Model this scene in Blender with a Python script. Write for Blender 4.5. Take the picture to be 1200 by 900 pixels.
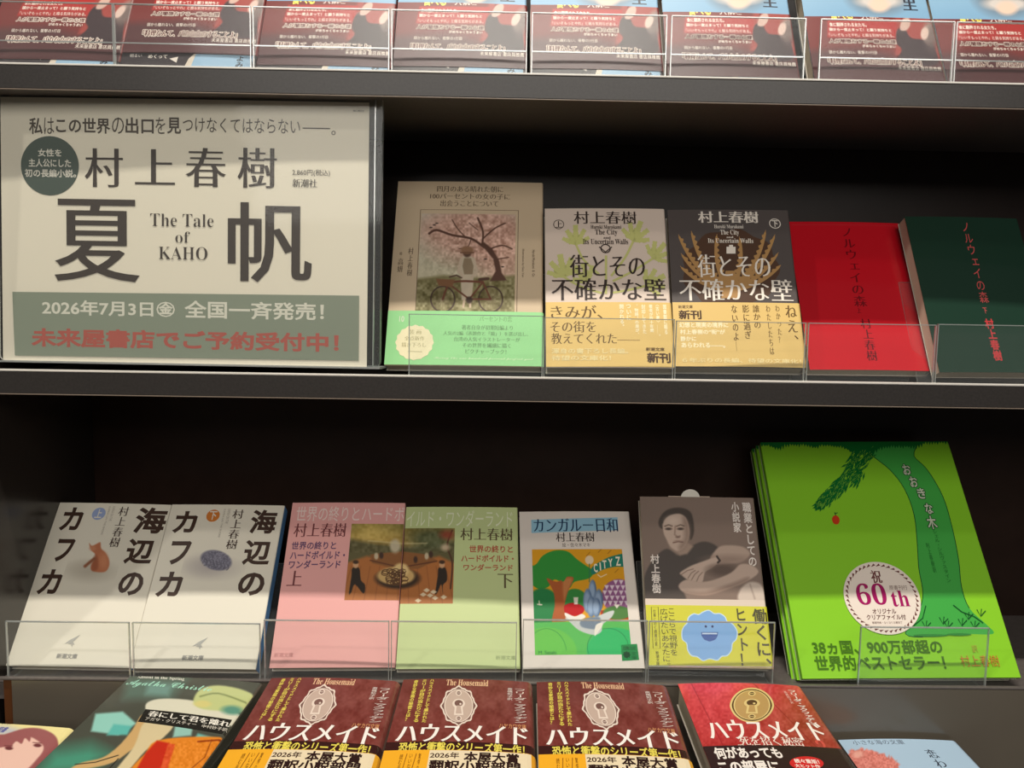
import bpy, bmesh, math
import numpy as np
from mathutils import Matrix, Vector
S = bpy.context.scene
for o in list(bpy.data.objects): bpy.data.objects.remove(o)
COL = S.collection
R = math.radians
Z0 = 1.25                                   # camera height above the shop floor (m)

# ------------------------------------------------------------------ camera
PITCH, YAW, ROLL, FPX = 5.52, 0.85, 0.94, 959.3
def cam_axes():
    p, y, r = R(PITCH), R(YAW), R(ROLL)
    f = np.array([math.sin(y)*math.cos(p), math.cos(y)*math.cos(p), -math.sin(p)])
    a = np.array([math.cos(y), -math.sin(y), 0.0]); u = np.cross(a, f)
    return math.cos(r)*a+math.sin(r)*u, -math.sin(r)*a+math.cos(r)*u, f
CR, CU, CF = cam_axes()
cd = bpy.data.cameras.new('camera'); cam = bpy.data.objects.new('camera', cd); COL.objects.link(cam)
cd.sensor_width = 36; cd.lens = FPX/1200*36; cd.clip_start = 0.02
cam.matrix_world = Matrix(((CR[0], CU[0], -CF[0], 0), (CR[1], CU[1], -CF[1], 0), (CR[2], CU[2], -CF[2], Z0), (0, 0, 0, 1)))
S.camera = cam
S.view_settings.view_transform = 'Standard'; S.view_settings.look = 'None'
S.view_settings.exposure = 0.0; S.view_settings.gamma = 1.0; S.view_settings.use_curve_mapping = False

# ------------------------------------------------------------------ world + lights
wd = bpy.data.worlds.new('shop_world'); S.world = wd; wd.use_nodes = True
bg = wd.node_tree.nodes['Background']; bg.inputs[0].default_value = (1, .95, .9, 1); bg.inputs[1].default_value = 0.05
def area(name, loc, target, sx, sy, power, color):
    l = bpy.data.lights.new(name, 'AREA'); l.shape = 'RECTANGLE'; l.size = sx; l.size_y = sy
    l.energy = power; l.color = color
    o = bpy.data.objects.new(name, l); COL.objects.link(o)
    o.location = (loc[0], loc[1], loc[2]+Z0)
    d = Vector((target[0]-loc[0], target[1]-loc[1], target[2]-loc[2]))
    o.rotation_euler = d.to_track_quat('-Z', 'Y').to_euler(); return o
WARM = (1, .945, .84)
area('ceiling_strip_lamp', (0.05, .175, 1.6), (0.05, .66, -.1), .9, .05, 31, WARM)
area('ceiling_spot_lamp', (-1.75, -.40, 1.5), (0, .66, -.2), .09, .09, 9, WARM)
area('shop_front_fill', (0.2, -1.5, 1.0), (0, .66, -.1), 2.6, 1.0, 28, (1, .95, .88))  # broad unseen fill added for the shop's ambient light

# ------------------------------------------------------------------ materials
def lin(c):
    c = np.asarray(c, float)/255
    return np.where(c <= .04045, c/12.92, ((c+.055)/1.055)**2.4)
MATS = {}
def pr(name, col, rough=.5, spec=.5, coat=0, metal=0, noise=0, nscale=400, bump=0):
    m = bpy.data.materials.new(name); m.use_nodes = True
    nt = m.node_tree; b = nt.nodes['Principled BSDF']
    l = lin(col); b.inputs['Base Color'].default_value = (l[0], l[1], l[2], 1)
    b.inputs['Roughness'].default_value = rough; b.inputs['Metallic'].default_value = metal
    b.inputs['Specular IOR Level'].default_value = spec
    if coat: b.inputs['Coat Weight'].default_value = coat; b.inputs['Coat Roughness'].default_value = .06
    if noise or bump:
        tc = nt.nodes.new('ShaderNodeTexCoord'); n = nt.nodes.new('ShaderNodeTexNoise')
        n.inputs['Scale'].default_value = nscale; n.inputs['Detail'].default_value = 3
        nt.links.new(tc.outputs['Object'], n.inputs['Vector'])
    if noise:
        mx = nt.nodes.new('ShaderNodeMixRGB'); mx.blend_type = 'MULTIPLY'; mx.inputs[0].default_value = noise
        mx.inputs[1].default_value = (l[0], l[1], l[2], 1)
        nt.links.new(n.outputs[0], mx.inputs[2]); nt.links.new(mx.outputs[0], b.inputs['Base Color'])
    if bump:
        bp = nt.nodes.new('ShaderNodeBump'); bp.inputs['Strength'].default_value = bump; bp.inputs['Distance'].default_value = .001
        nt.links.new(n.outputs[0], bp.inputs['Height']); nt.links.new(bp.outputs[0], b.inputs['Normal'])
    return m
def ink(col, gloss=0):
    k = (tuple(int(v) for v in col), gloss)
    if k not in MATS:
        MATS[k] = pr('print_%02x%02x%02x' % k[0], k[0], .42 if gloss < 1 else .22, .35, coat=.5 if gloss > 1 else 0)
    return MATS[k]
def art_mat(gloss=0):
    k = ('art', gloss)
    if k not in MATS:
        m = pr('printed_picture', (255, 255, 255), .42 if gloss < 1 else .22, .35, coat=.5 if gloss > 1 else 0)
        a = m.node_tree.nodes.new('ShaderNodeVertexColor'); a.layer_name = 'art'
        m.node_tree.links.new(a.outputs[0], m.node_tree.nodes['Principled BSDF'].inputs['Base Color'])
        MATS[k] = m
    return MATS[k]
M_BOARD = pr('dark_laminate', (112, 104, 100), .38, .5, noise=.5, nscale=300, bump=.03)
M_BACK = pr('black_back_panel', (46, 32, 26), .3, .3, noise=.4, nscale=60)
M_SIDE = pr('black_gloss_side', (44, 39, 36), .24, .6)
M_TRIM = pr('shelf_edge_trim', (225, 220, 212), .25, .7)
M_TRIM2 = pr('lower_edge_trim', (128, 114, 102), .35, .5)
M_FACE = pr('shelf_front_face', (62, 58, 56), .34, .5, noise=.55, nscale=500, bump=.04)
M_RISER = pr('riser_panel', (112, 104, 92), .2, .6, noise=.5, nscale=6)
M_BROWN = pr('brown_edge', (92, 52, 22), .4)
M_PAGE = pr('page_edges', (222, 208, 184), .7, .2, noise=.35, nscale=1500)
M_SHEET = pr('white_sheet', (225, 218, 205), .5, .3)
def acrylic():
    m = bpy.data.materials.new('clear_acrylic'); m.use_nodes = True; nt = m.node_tree; nt.nodes.clear()
    out = nt.nodes.new('ShaderNodeOutputMaterial'); mix = nt.nodes.new('ShaderNodeMixShader')
    t = nt.nodes.new('ShaderNodeBsdfTransparent'); t.inputs[0].default_value = (.975, .983, .981, 1)
    g = nt.nodes.new('ShaderNodeBsdfGlossy'); g.inputs['Roughness'].default_value = .06
    fr = nt.nodes.new('ShaderNodeFresnel'); fr.inputs[0].default_value = 1.3
    ge = nt.nodes.new('ShaderNodeNewGeometry'); mu = nt.nodes.new('ShaderNodeMath'); mu.operation = 'SUBTRACT'; mu.use_clamp = True
    nt.links.new(fr.outputs[0], mu.inputs[0]); nt.links.new(ge.outputs['Backfacing'], mu.inputs[1])   # one reflection per sheet, on its outer face
    nt.links.new(mu.outputs[0], mix.inputs[0]); nt.links.new(t.outputs[0], mix.inputs[1]); nt.links.new(g.outputs[0], mix.inputs[2])
    # faint surface haze of handled plastic
    d = nt.nodes.new('ShaderNodeBsdfDiffuse'); d.inputs[0].default_value = (.8, .82, .82, 1)
    m2 = nt.nodes.new('ShaderNodeMixShader'); m2.inputs[0].default_value = .02
    nt.links.new(mix.outputs[0], m2.inputs[1]); nt.links.new(d.outputs[0], m2.inputs[2]); nt.links.new(m2.outputs[0], out.inputs[0])
    return m
def acrylic_edge():
    m = bpy.data.materials.new('acrylic_cut_edge'); m.use_nodes = True; nt = m.node_tree; nt.nodes.clear()
    out = nt.nodes.new('ShaderNodeOutputMaterial')
    t = nt.nodes.new('ShaderNodeBsdfTransparent'); t.inputs[0].default_value = (.8, .85, .83, 1)
    d = nt.nodes.new('ShaderNodeBsdfDiffuse'); d.inputs[0].default_value = (.86, .88, .86, 1)
    g = nt.nodes.new('ShaderNodeBsdfGlossy'); g.inputs['Roughness'].default_value = .12
    a = nt.nodes.new('ShaderNodeMixShader'); a.inputs[0].default_value = .4
    b = nt.nodes.new('ShaderNodeMixShader'); b.inputs[0].default_value = .35
    nt.links.new(t.outputs[0], a.inputs[1]); nt.links.new(d.outputs[0], a.inputs[2])
    nt.links.new(a.outputs[0], b.inputs[1]); nt.links.new(g.outputs[0], b.inputs[2]); nt.links.new(b.outputs[0], out.inputs[0])
    return m
M_ACR, M_ACE = acrylic(), acrylic_edge()

# ------------------------------------------------------------------ objects
def link_mesh(name, verts, faces, mats, mi=None, parent=None, cols=None):
    me = bpy.data.meshes.new(name); me.from_pydata([tuple(v) for v in verts], [], faces)
    for m in mats: me.materials.append(m)
    if mi is not None: me.polygons.foreach_set('material_index', np.asarray(mi, dtype=np.int32))
    if cols is not None:
        at = me.color_attributes.new('art', 'FLOAT_COLOR', 'POINT')
        at.data.foreach_set('color', np.asarray(cols, dtype=np.float32).ravel())
    me.update()
    o = bpy.data.objects.new(name, me); COL.objects.link(o)
    if parent: o.parent = parent
    return o
def box_vf(x0, x1, y0, y1, z0, z1):
    v = [(x, y, z) for z in (z0, z1) for y in (y0, y1) for x in (x0, x1)]
    return v, [(0, 2, 3, 1), (4, 5, 7, 6), (0, 1, 5, 4), (2, 6, 7, 3), (0, 4, 6, 2), (1, 3, 7, 5)]
def box(name, b, mat, parent, bevel=0):
    v, f = box_vf(*b); o = link_mesh(name, v, f, [mat], parent=parent)
    if bevel:
        md = o.modifiers.new('bevel', 'BEVEL'); md.width = bevel; md.segments = 2; md.limit_method = 'ANGLE'
    return o
def empty(name, label, cat, mat=None, loc=None, group=None):
    o = bpy.data.objects.new(name, None); COL.objects.link(o); o.empty_display_size = .02
    o['label'] = label; o['category'] = cat
    if group: o['group'] = group
    if mat is not None: o.matrix_world = mat
    elif loc: o.location = loc
    return o

# ------------------------------------------------------------------ the bookcase
Y0, ZT, ZM, ZL, YB = .6528, .1783, -.0576, -.3120, .83
XL, XR = -.413, .78
SINK = .006
case = empty('bookcase', 'tall black bookcase whose shelves carry all the face-out books', 'bookcase', loc=(0, Y0, Z0))
def cbox(name, b, mat, bevel=0, parent=None):
    b = (b[0], b[1], b[2]-Y0, b[3]-Y0, b[4], b[5]); return box(name, b, mat, parent or case, bevel)
cbox('back_panel', (XL-.02, XR, YB, YB+.012, -.50, .50), M_BACK)
cbox('side_panel', (XL-.02, XL, Y0-.001, YB, -.50, .50), M_SIDE, .0006)
cbox('side_panel', (XR, XR+.02, Y0-.001, YB+.012, -.50, .50), M_SIDE, .0006)
for z in (ZT+.236, ZT, ZM):
    s = cbox('shelf', (XL, XR, Y0+.0035, YB, z-.0186, z-SINK), M_BOARD)
    f = cbox('front_edge', (XL, XR, Y0, Y0+.0035, z-.0190, z-.0012), M_FACE, .0006, s)
    t = cbox('edge_trim', (XL, XR, Y0-.0004, Y0+.0038, z-.0012, z+.0004), M_TRIM, .0004, s)
    t2 = cbox('lower_trim', (XL, XR, Y0-.0003, Y0+.0012, z-.0198, z-.0190), M_TRIM2, .0002, s)
s = cbox('shelf', (XL, XR, Y0+.0035, YB, ZL-.020, ZL-SINK), M_BOARD)
cbox('edge_trim', (XL, XR, Y0-.0003, Y0+.0036, ZL-.0022, ZL-.0004), M_BOARD, .0005, s)
cbox('riser_panel', (-.3985, XR, Y0, Y0+.0034, -.50, ZL-.0024), M_RISER)
cbox('riser_post', (-.4063, -.3987, Y0+.002, Y0+.0036, -.50, ZL-.0024), M_BROWN)
cbox('ledge', (-.60, XR, .30, Y0-.001, -.50, -.440), M_BOARD, .001)

# ------------------------------------------------------------------ poses: leaning plane of a cover (metres, degrees)
class Pose:
    def __init__(s, x, y, z, el, yaw, roll, W, H):
        s.W, s.H = W/1000, H/1000; s.el = el; s.x, s.y, s.z, s.yaw = x, y, z, yaw
        e, w, r = R(el), R(yaw), R(roll)
        ax = np.array([math.cos(w), math.sin(w), 0]); bk = np.array([-math.sin(w), math.cos(w), 0])
        up = math.cos(e)*bk+math.sin(e)*np.array([0, 0, 1.])
        s.a = math.cos(r)*ax+math.sin(r)*up; s.b = -math.sin(r)*ax+math.cos(r)*up
        s.n = np.cross(s.a, s.b); s.o = np.array([x, y, z])
    def matrix(s):
        a, b, n, o = s.a, s.b, s.n, s.o
        return Matrix(((a[0], b[0], n[0], o[0]), (a[1], b[1], n[1], o[1]), (a[2], b[2], n[2], o[2]+Z0), (0, 0, 0, 1)))
    def uv(s, px, py):                       # photo point -> cover coordinates (x right from centre, y up from the foot)
        d = CF+CR*(px-600)/FPX+CU*(450-py)/FPX
        P = d*(s.o@s.n)/(d@s.n)-s.o
        return P@s.a, P@s.b
    def px(s, u, v):
        P = s.o+np.asarray(u)[..., None]*s.a+np.asarray(v)[..., None]*s.b
        d = P@CF; return 600+FPX*(P@CR)/d, 450-FPX*(P@CU)/d
    def rect(s, x0, y0, x1, y1):             # photo bounding box of a block -> cover rectangle
        cx, cy = (x0+x1)/2, (y0+y1)/2; u, v = s.uv(cx, cy); e = .004
        A, B = s.px(u+e, v), s.px(u-e, v); hx = abs((A[0]-B[0])/(2*e)), abs((A[1]-B[1])/(2*e))
        A, B = s.px(u, v+e), s.px(u, v-e); vx = abs((A[0]-B[0])/(2*e)), abs((A[1]-B[1])/(2*e))
        W, H = abs(x1-x0), abs(y1-y0); det = hx[0]*vx[1]-vx[0]*hx[1]
        w = max((W*vx[1]-vx[0]*H)/det, .3*W/hx[0]); h = max((hx[0]*H-W*hx[1])/det, .3*H/vx[1])
        return u-w/2, v-h/2, u+w/2, v+h/2

# ------------------------------------------------------------------ lettering
GC = {}
def glyphs(t):
    """flat mesh of a string: verts, faces, outward boundary offsets (em units)"""
    if t in GC: return GC[t]
    c = bpy.data.curves.new('lettering', 'FONT'); c.body = t; c.size = 1; c.resolution_u = 3; c.fill_mode = 'FRONT'
    o = bpy.data.objects.new('lettering', c); COL.objects.link(o)
    dg = bpy.context.evaluated_depsgraph_get(); ob = o.evaluated_get(dg); me = ob.to_mesh()
    V = np.empty(len(me.vertices)*3); me.vertices.foreach_get('co', V); V = V.reshape(-1, 3)[:, :2].copy()
    Fc = [tuple(p.vertices) for p in me.polygons]
    ob.to_mesh_clear(); bpy.data.objects.remove(o); bpy.data.curves.remove(c)
    cnt = {}
    F2 = []
    for f in Fc:
        p = V[list(f)]; A = np.sum(p[:, 0]*np.roll(p[:, 1], -1)-np.roll(p[:, 0], -1)*p[:, 1])
        if A < 0: f = f[::-1]
        F2.append(f)
        for i in range(len(f)):
            a, b = f[i], f[(i+1) % len(f)]; k = (min(a, b), max(a, b))
            cnt[k] = None if k in cnt else (a, b)
    N = np.zeros_like(V); C2 = np.zeros(len(V))
    for k, e in cnt.items():
        if e is None: continue
        d = V[e[1]]-V[e[0]]; L = math.hypot(*d)
        if L < 1e-7: continue
        n = np.array([d[1], -d[0]])/L
        for i in e: N[i] += n; C2[i] += 1
    L = np.linalg.norm(N, axis=1); L[L == 0] = 1
    N = N/L[:, None]*np.minimum(1.5, 2/np.maximum(L, 1))[:, None]
    GC[t] = (V, F2, N); return GC[t]
STY = dict(g=(0, 0), md=(.014, .002), gb=(.022, .022), gx=(.034, .034), m=(.018, -.012), mb=(.034, -.004), mt=(-.006, -.018), gl=(-.014, -.014), s=(0, 0), st=(-.014, -.010))
ROT = set('ー—…〜（）「」〈〉“”')
def serif(t):
    r = ''
    for ch in t:
        if 'A' <= ch <= 'Z': r += chr(0x1D400+ord(ch)-65)
        elif 'a' <= ch <= 'z': r += chr(0x1D41A+ord(ch)-97)
        elif '0' <= ch <= '9': r += chr(0x1D7CE+ord(ch)-48)
        else: r += ch
    return r
def script(t):
    r = ''
    for ch in t:
        if 'A' <= ch <= 'Z': r += chr(0x1D4D0+ord(ch)-65)
        elif 'a' <= ch <= 'z': r += chr(0x1D4EA+ord(ch)-97)
        else: r += ch
    return r
def glyph_st(t, sty):
    V, F, N = glyphs(t); w = STY[sty]
    return V+N*np.array(w), F
def vert_string(t, sty):
    AV, AF, k = [], [], 0
    for i, ch in enumerate(t):
        if ch in ' 　': continue
        V, F = glyph_st(ch, sty); V = V.copy()
        if ch in ROT:
            c = np.array([.5, .35]); D = V-c; V = np.stack([D[:, 1], -D[:, 0]], 1)+c
        elif ch in '、。': V = V+np.array([.55, .55])
        elif ch in 'ェァィゥォッャュョっゃゅょヵ': V = V+np.array([.1, .08])
        V[:, 1] -= i*1.0; AF += [tuple(j+k for j in f) for f in F]; AV.append(V); k += len(V)
    return np.concatenate(AV), AF

# ------------------------------------------------------------------ printing on a cover
def smooth(pts, n=5, closed=True):
    P = np.array(pts, float); m = len(P); out = []
    for i in range(m if closed else m-1):
        p0, p1, p2, p3 = (P[(i-1) % m], P[i], P[(i+1) % m], P[(i+2) % m]) if closed else (P[max(i-1, 0)], P[i], P[i+1], P[min(i+2, m-1)])
        for k in range(n):
            t = k/n
            out.append(.5*((2*p1)+(-p0+p2)*t+(2*p0-5*p1+4*p2-p3)*t*t+(-p0+3*p1-3*p2+p3)*t**3))
    if not closed: out.append(P[-1])
    return [tuple(q) for q in out]
def ring(cx, cy, rx, ry, n=36, rot=0, wob=0, k=12):
    o = []
    for i in range(n):
        t = 2*math.pi*i/n; s = 1+wob*math.cos(k*t); x, y = rx*s*math.cos(t), ry*s*math.sin(t)
        o.append((cx+x*math.cos(rot)-y*math.sin(rot), cy+x*math.sin(rot)+y*math.cos(rot)))
    return o
class Print:
    """collects the printing of one sheet, all in cover coordinates"""
    def __init__(s, pose, gloss=0): s.p = pose; s.items = []; s.canv = []; s.layer = 0; s.gloss = gloss
    def add(s, V, F, col):
        s.layer += 1; s.items.append((np.asarray(V), F, tuple(col), s.layer)); return s
    def poly(s, pts, col):                  # photo points
        V = [s.p.uv(x, y) for x, y in pts]; return s.add(V, [tuple(range(len(V)))], col)
    def block(s, x0, y0, x1, y1, col):
        a = s.p.rect(x0, y0, x1, y1); return s.add([(a[0], a[1]), (a[2], a[1]), (a[2], a[3]), (a[0], a[3])], [(0, 1, 2, 3)], col)
    def line(s, pts, w, col, closed=False, taper=0):
        P = np.array([s.p.uv(x, y) for x, y in pts]); n = len(P); w = w*.00067/2
        V, F = [], []
        for i in range(n):
            if closed: d = P[(i+1) % n]-P[i-1]
            else: d = P[min(i+1, n-1)]-P[max(i-1, 0)]
            d = d/(np.linalg.norm(d)+1e-9); m = np.array([-d[1], d[0]]); ww = w*(1-taper*i/max(n-1, 1))
            V += [P[i]+m*ww, P[i]-m*ww]
        for i in range(n if closed else n-1):
            j = (i+1) % n; F.append((2*i, 2*i+1, 2*j+1, 2*j))
        return s.add(V, F, col)
    def dots(s, lst, col):                  # many small polygons of one ink
        V, F = [], []
        for pts in lst:
            k = len(V); V += [s.p.uv(x, y) for x, y in pts]; F.append(tuple(range(k, len(V))))
        return s.add(V, F, col)
    def disc(s, cx, cy, r, col, n=32, wob=0, k=16):
        c = s.p.uv(cx, cy); r *= .00067
        return s.add([(c[0]+r*(1+wob*math.cos(k*t))*math.cos(t), c[1]+r*(1+wob*math.cos(k*t))*math.sin(t)) for t in np.arange(n)*2*math.pi/n], [tuple(range(n))], col)
    def circ(s, cx, cy, r, w, col, n=28):
        c = s.p.uv(cx, cy); a, b = (r+w/2)*.00067, (r-w/2)*.00067; T = np.arange(n)*2*math.pi/n
        V = [(c[0]+q*math.cos(t), c[1]+q*math.sin(t)) for t in T for q in (a, b)]
        return s.add(V, [(2*i, 2*i+1, (2*i+3) % (2*n), (2*i+2) % (2*n)) for i in range(n)], col)
    def text(s, t, b, col, sty='g', vert=False, rot=0, keep=None, outline=None):
        V, F = vert_string(t, sty) if vert else glyph_st(t, sty)
        a = s.p.rect(*b); V = V.copy()
        if rot: V = np.stack([V[:, 1], -V[:, 0]], 1)
        lo, hi = V.min(0), V.max(0); sz = np.maximum(hi-lo, 1e-6)
        sc = np.array([(a[2]-a[0])/sz[0], (a[3]-a[1])/sz[1]])
        off = np.array([a[0], a[1]])
        if keep == 'w': off[1] += ((a[3]-a[1])-sz[1]*sc[0])/2; sc[1] = sc[0]
        V = (V-lo)*sc+off
        if outline:
            Vo, Fo = [], []
            for i in range(8):
                th = i*math.pi/4; k = len(Vo)*len(V); Vo.append(V+np.array([math.cos(th), math.sin(th)])*outline[1]*.00067); Fo += [tuple(j+k for j in f) for f in F]
            s.add(np.concatenate(Vo), Fo, outline[0])
        return s.add(V, F, col)
    def text3(s, t, tl, tr, bl, col, sty='g'):       # block given by three photo corners
        V, F = glyph_st(t, sty); lo, hi = V.min(0), V.max(0); q = (V-lo)/(hi-lo)
        A, B, C_ = (np.array(s.p.uv(*k)) for k in (tl, tr, bl))
        return s.add(C_+q[:, :1]*(B-A)+q[:, 1:]*(A-C_), F, col)
class Canvas:
    """a printed picture: a fine grid of ink, each point coloured by soft shapes"""
    def __init__(s, pr_, b=None, rect=None, res=1.7):
        s.p = pr_.p; pr_.layer += 1; s.layer = pr_.layer; pr_.canv.append(s)
        a = rect or s.p.rect(*b); s.a = a
        s.nx = max(4, int((a[2]-a[0])/.00067*res)); s.ny = max(4, int((a[3]-a[1])/.00067*res))
        s.U, s.V = np.meshgrid(np.linspace(a[0], a[2], s.nx), np.linspace(a[1], a[3], s.ny))
        s.X, s.Y = s.p.px(s.U, s.V); s.I = np.zeros((s.ny, s.nx, 3))+200.
    def fill(s, c): s.I[:] = c
    def put(s, w, c): s.I += (np.asarray(c, float)-s.I)*np.clip(w, 0, 1)[..., None]
    def grad(s, c0, c1, y0, y1, x=False): s.put(np.ones_like(s.X), c0); s.put(np.clip(((s.X if x else s.Y)-y0)/(y1-y0), 0, 1), c1)
    def sd(s, pts):
        P = np.array(pts, float); d = np.full(s.X.shape, 1e9); ins = np.zeros(s.X.shape, bool)
        for i in range(len(P)):
            (x0, y0), (x1, y1) = P[i-1], P[i]; ex, ey = x1-x0, y1-y0
            t = np.clip(((s.X-x0)*ex+(s.Y-y0)*ey)/(ex*ex+ey*ey+1e-9), 0, 1)
            d = np.minimum(d, np.hypot(s.X-x0-t*ex, s.Y-y0-t*ey))
            if abs(ey) > 1e-9: ins ^= ((y0 > s.Y) != (y1 > s.Y)) & (s.X < x0+ex*(s.Y-y0)/ey)
        return np.where(ins, -d, d)
    def poly(s, pts, c, f=.6, a=1): s.put(a*np.clip(.5-s.sd(pts)/(2*f), 0, 1), c)
    def ell(s, cx, cy, rx, ry, c, f=.15, a=1, rot=0):
        dx, dy = s.X-cx, s.Y-cy; x = dx*math.cos(rot)+dy*math.sin(rot); y = -dx*math.sin(rot)+dy*math.cos(rot)
        s.put(a*np.clip((1+f-np.hypot(x/rx, y/ry))/(2*f), 0, 1), c)
    def line(s, pts, w, c, f=.5, a=1):
        d = np.full(s.X.shape, 1e9); P = np.array(pts, float)
        for i in range(len(P)-1):
            (x0, y0), (x1, y1) = P[i], P[i+1]; ex, ey = x1-x0, y1-y0
            t = np.clip(((s.X-x0)*ex+(s.Y-y0)*ey)/(ex*ex+ey*ey+1e-9), 0, 1)
            d = np.minimum(d, np.hypot(s.X-x0-t*ex, s.Y-y0-t*ey))
        s.put(a*np.clip(.5-(d-w/2)/(2*f), 0, 1), c)
    def noise(s, sc, seed=0):
        rg = np.random.RandomState(seed); G = rg.rand(128, 128)
        x, y = s.X/sc, s.Y/sc; i, j = np.floor(x).astype(int), np.floor(y).astype(int); fx, fy = x-i, y-j
        fx = fx*fx*(3-2*fx); fy = fy*fy*(3-2*fy); g = lambda a, b: G[a % 128, b % 128]
        return (g(i, j)*(1-fx)+g(i+1, j)*fx)*(1-fy)+(g(i, j+1)*(1-fx)+g(i+1, j+1)*fx)*fy
    def speck(s, mask, sc, amp, seed=0): s.I += ((s.noise(sc, seed)-.5)*2*amp*mask)[..., None]
    def mask(s, pts, f=1.): return np.clip(.5-s.sd(pts)/(2*f), 0, 1)
STEP = .00002
def sheet(name, pose, parent, base, prn, y0, y1, t, off=0., bul=.0008, rr=.0015, spine=None, back=None, wrap=True, spine_print=None):
    """a paper jacket (front, spine on the right, back) or a band, with its printing in the same mesh"""
    W = pose.W; x0, x1 = -W/2, W/2
    xs = list(np.linspace(x0, x1-rr, 13))+[x1-rr+rr*math.sin(a) for a in (R(30), R(55), R(75), R(90))]
    xs[-1] = x1
    def zf(x):
        z = bul*(1-((x-x0-(W-rr)/2)/((W-rr)/2))**2) if x <= x1-rr else 0
        if x > x1-rr: q = min(1, (x-(x1-rr))/rr); z -= rr-math.sqrt(max(0, rr*rr*(1-q*q)))
        return z
    prof = [(x, zf(x)) for x in xs]
    nf = len(prof)-1
    if wrap: prof += [(x1, -t+.0008), (x1-.0008, -t), (x0, -t)]
    P = np.array(prof); T = np.gradient(P, axis=0); T /= np.linalg.norm(T, axis=1)[:, None]; Nn = np.stack([-T[:, 1], T[:, 0]], 1)
    outer = P+Nn*off; inner = P+Nn*(off-.00025)
    V, F, MI = [], [], []
    mats, mid = [], {}
    def m_of(c):
        if c not in mid: mid[c] = len(mats); mats.append(ink(c, prn.gloss if prn else 0))
        return mid[c]
    n = len(P)
    for q in (outer, inner):
        for y in (y0, y1): V += [(a, y, b) for a, b in q]
    sp = spine or base; bk = back or base
    for i in range(n-1):
        c = m_of(tuple(base if i < nf-1 else (sp if i < nf+2 else bk)))
        F.append((i, i+1, n+i+1, n+i)); MI.append(c)
        F.append((2*n+i, 3*n+i, 3*n+i+1, 2*n+i+1)); MI.append(m_of((205, 198, 185)))
        F.append((i, 2*n+i, 2*n+i+1, i+1)); MI.append(c)
        F.append((n+i, n+i+1, 3*n+i+1, 3*n+i)); MI.append(c)
    F.append((0, n, 3*n, 2*n)); MI.append(m_of(tuple(base))); F.append((n-1, 3*n-1, 4*n-1, 2*n-1)); MI.append(m_of(tuple(bk)))
    C = []
    if prn and prn.items:
        bm = bmesh.new(); lay = bm.faces.layers.int.new('ink')
        for vv, ff, col, ly in prn.items:
            z = off+ly*STEP
            vv = np.clip(vv, [x0, y0], [x1, y1])
            bv = [bm.verts.new((a, b, z)) for a, b in vv]; k = m_of(col)
            for f in ff:
                try: bf = bm.faces.new([bv[i] for i in f])
                except ValueError: continue
                bf[lay] = k
        bmesh.ops.triangulate(bm, faces=[f for f in bm.faces if len(f.verts) > 4])
        for x in xs[1:-1]:
            bmesh.ops.bisect_plane(bm, geom=bm.verts[:]+bm.edges[:]+bm.faces[:], dist=1e-7, plane_co=(x, 0, 0), plane_no=(1, 0, 0))
        bmesh.ops.delete(bm, geom=[f for f in bm.faces if f.calc_area() < 1e-13], context='FACES_ONLY')
        bm.verts.index_update(); k = len(V)
        for v in bm.verts: V.append((v.co.x, v.co.y, v.co.z+zf(v.co.x)))
        for f in bm.faces:
            ids = [v.index+k for v in f.verts]
            if f.normal.z < 0: ids = ids[::-1]
            F.append(tuple(ids)); MI.append(f[lay])
        bm.free()
    nbase = len(V)
    cols = np.ones((nbase, 4))
    if prn:
        for c in prn.canv:
            k = len(V); am = art_mat(prn.gloss)
            if 'art' not in mid: mid['art'] = len(mats); mats.append(am)
            zz = np.array([zf(x) for x in c.U[0]])[None, :]+off+c.layer*STEP+np.zeros_like(c.U)
            V += np.stack([c.U, c.V, zz], -1).reshape(-1, 3).tolist()
            ii = (np.arange(c.ny-1)[:, None]*c.nx+np.arange(c.nx-1)[None, :]).ravel()+k
            F += np.stack([ii, ii+1, ii+c.nx+1, ii+c.nx], 1).tolist(); MI += [mid['art']]*len(ii)
            l = lin(np.clip(c.I, 0, 255)).reshape(-1, 3); cols = np.vstack([cols, np.hstack([l, np.ones((len(l), 1))])])
    return link_mesh(name, V, F, mats, MI, parent, cols if prn and prn.canv else None)
def pages(pose, parent, t, inset=.0012, mat=None, rr=.0015):
    W, H = pose.W, pose.H
    o = box('page_block', (-W/2+inset, W/2-max(.0012, rr), inset, H-inset, -t+.0006, -.0006), mat or M_PAGE, parent); return o
def book(name, label, cat, pose, base, prn, t, group=None, gloss=0, bul=.0008, rr=.0015, spine=None, back=None, inset=.0012, pmat=None):
    r = empty(name, label, cat, pose.matrix(), group=group)
    sheet('cover', pose, r, base, prn, 0, pose.H, t, 0, bul, rr, spine, back)
    pages(pose, r, t, inset, pmat, rr)
    return r
def dup(root, label, pose=None, mat=None):
    r = root.copy(); COL.objects.link(r); r['label'] = label
    r.matrix_world = mat if mat is not None else pose.matrix()
    for ch in root.children:
        c = ch.copy(); COL.objects.link(c); c.parent = r; c.matrix_parent_inverse = ch.matrix_parent_inverse.copy()
    return r
def tag(o, label, cat, group=None):
    o['label'] = label; o['category'] = cat
    if group: o['group'] = group
    return o

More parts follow.
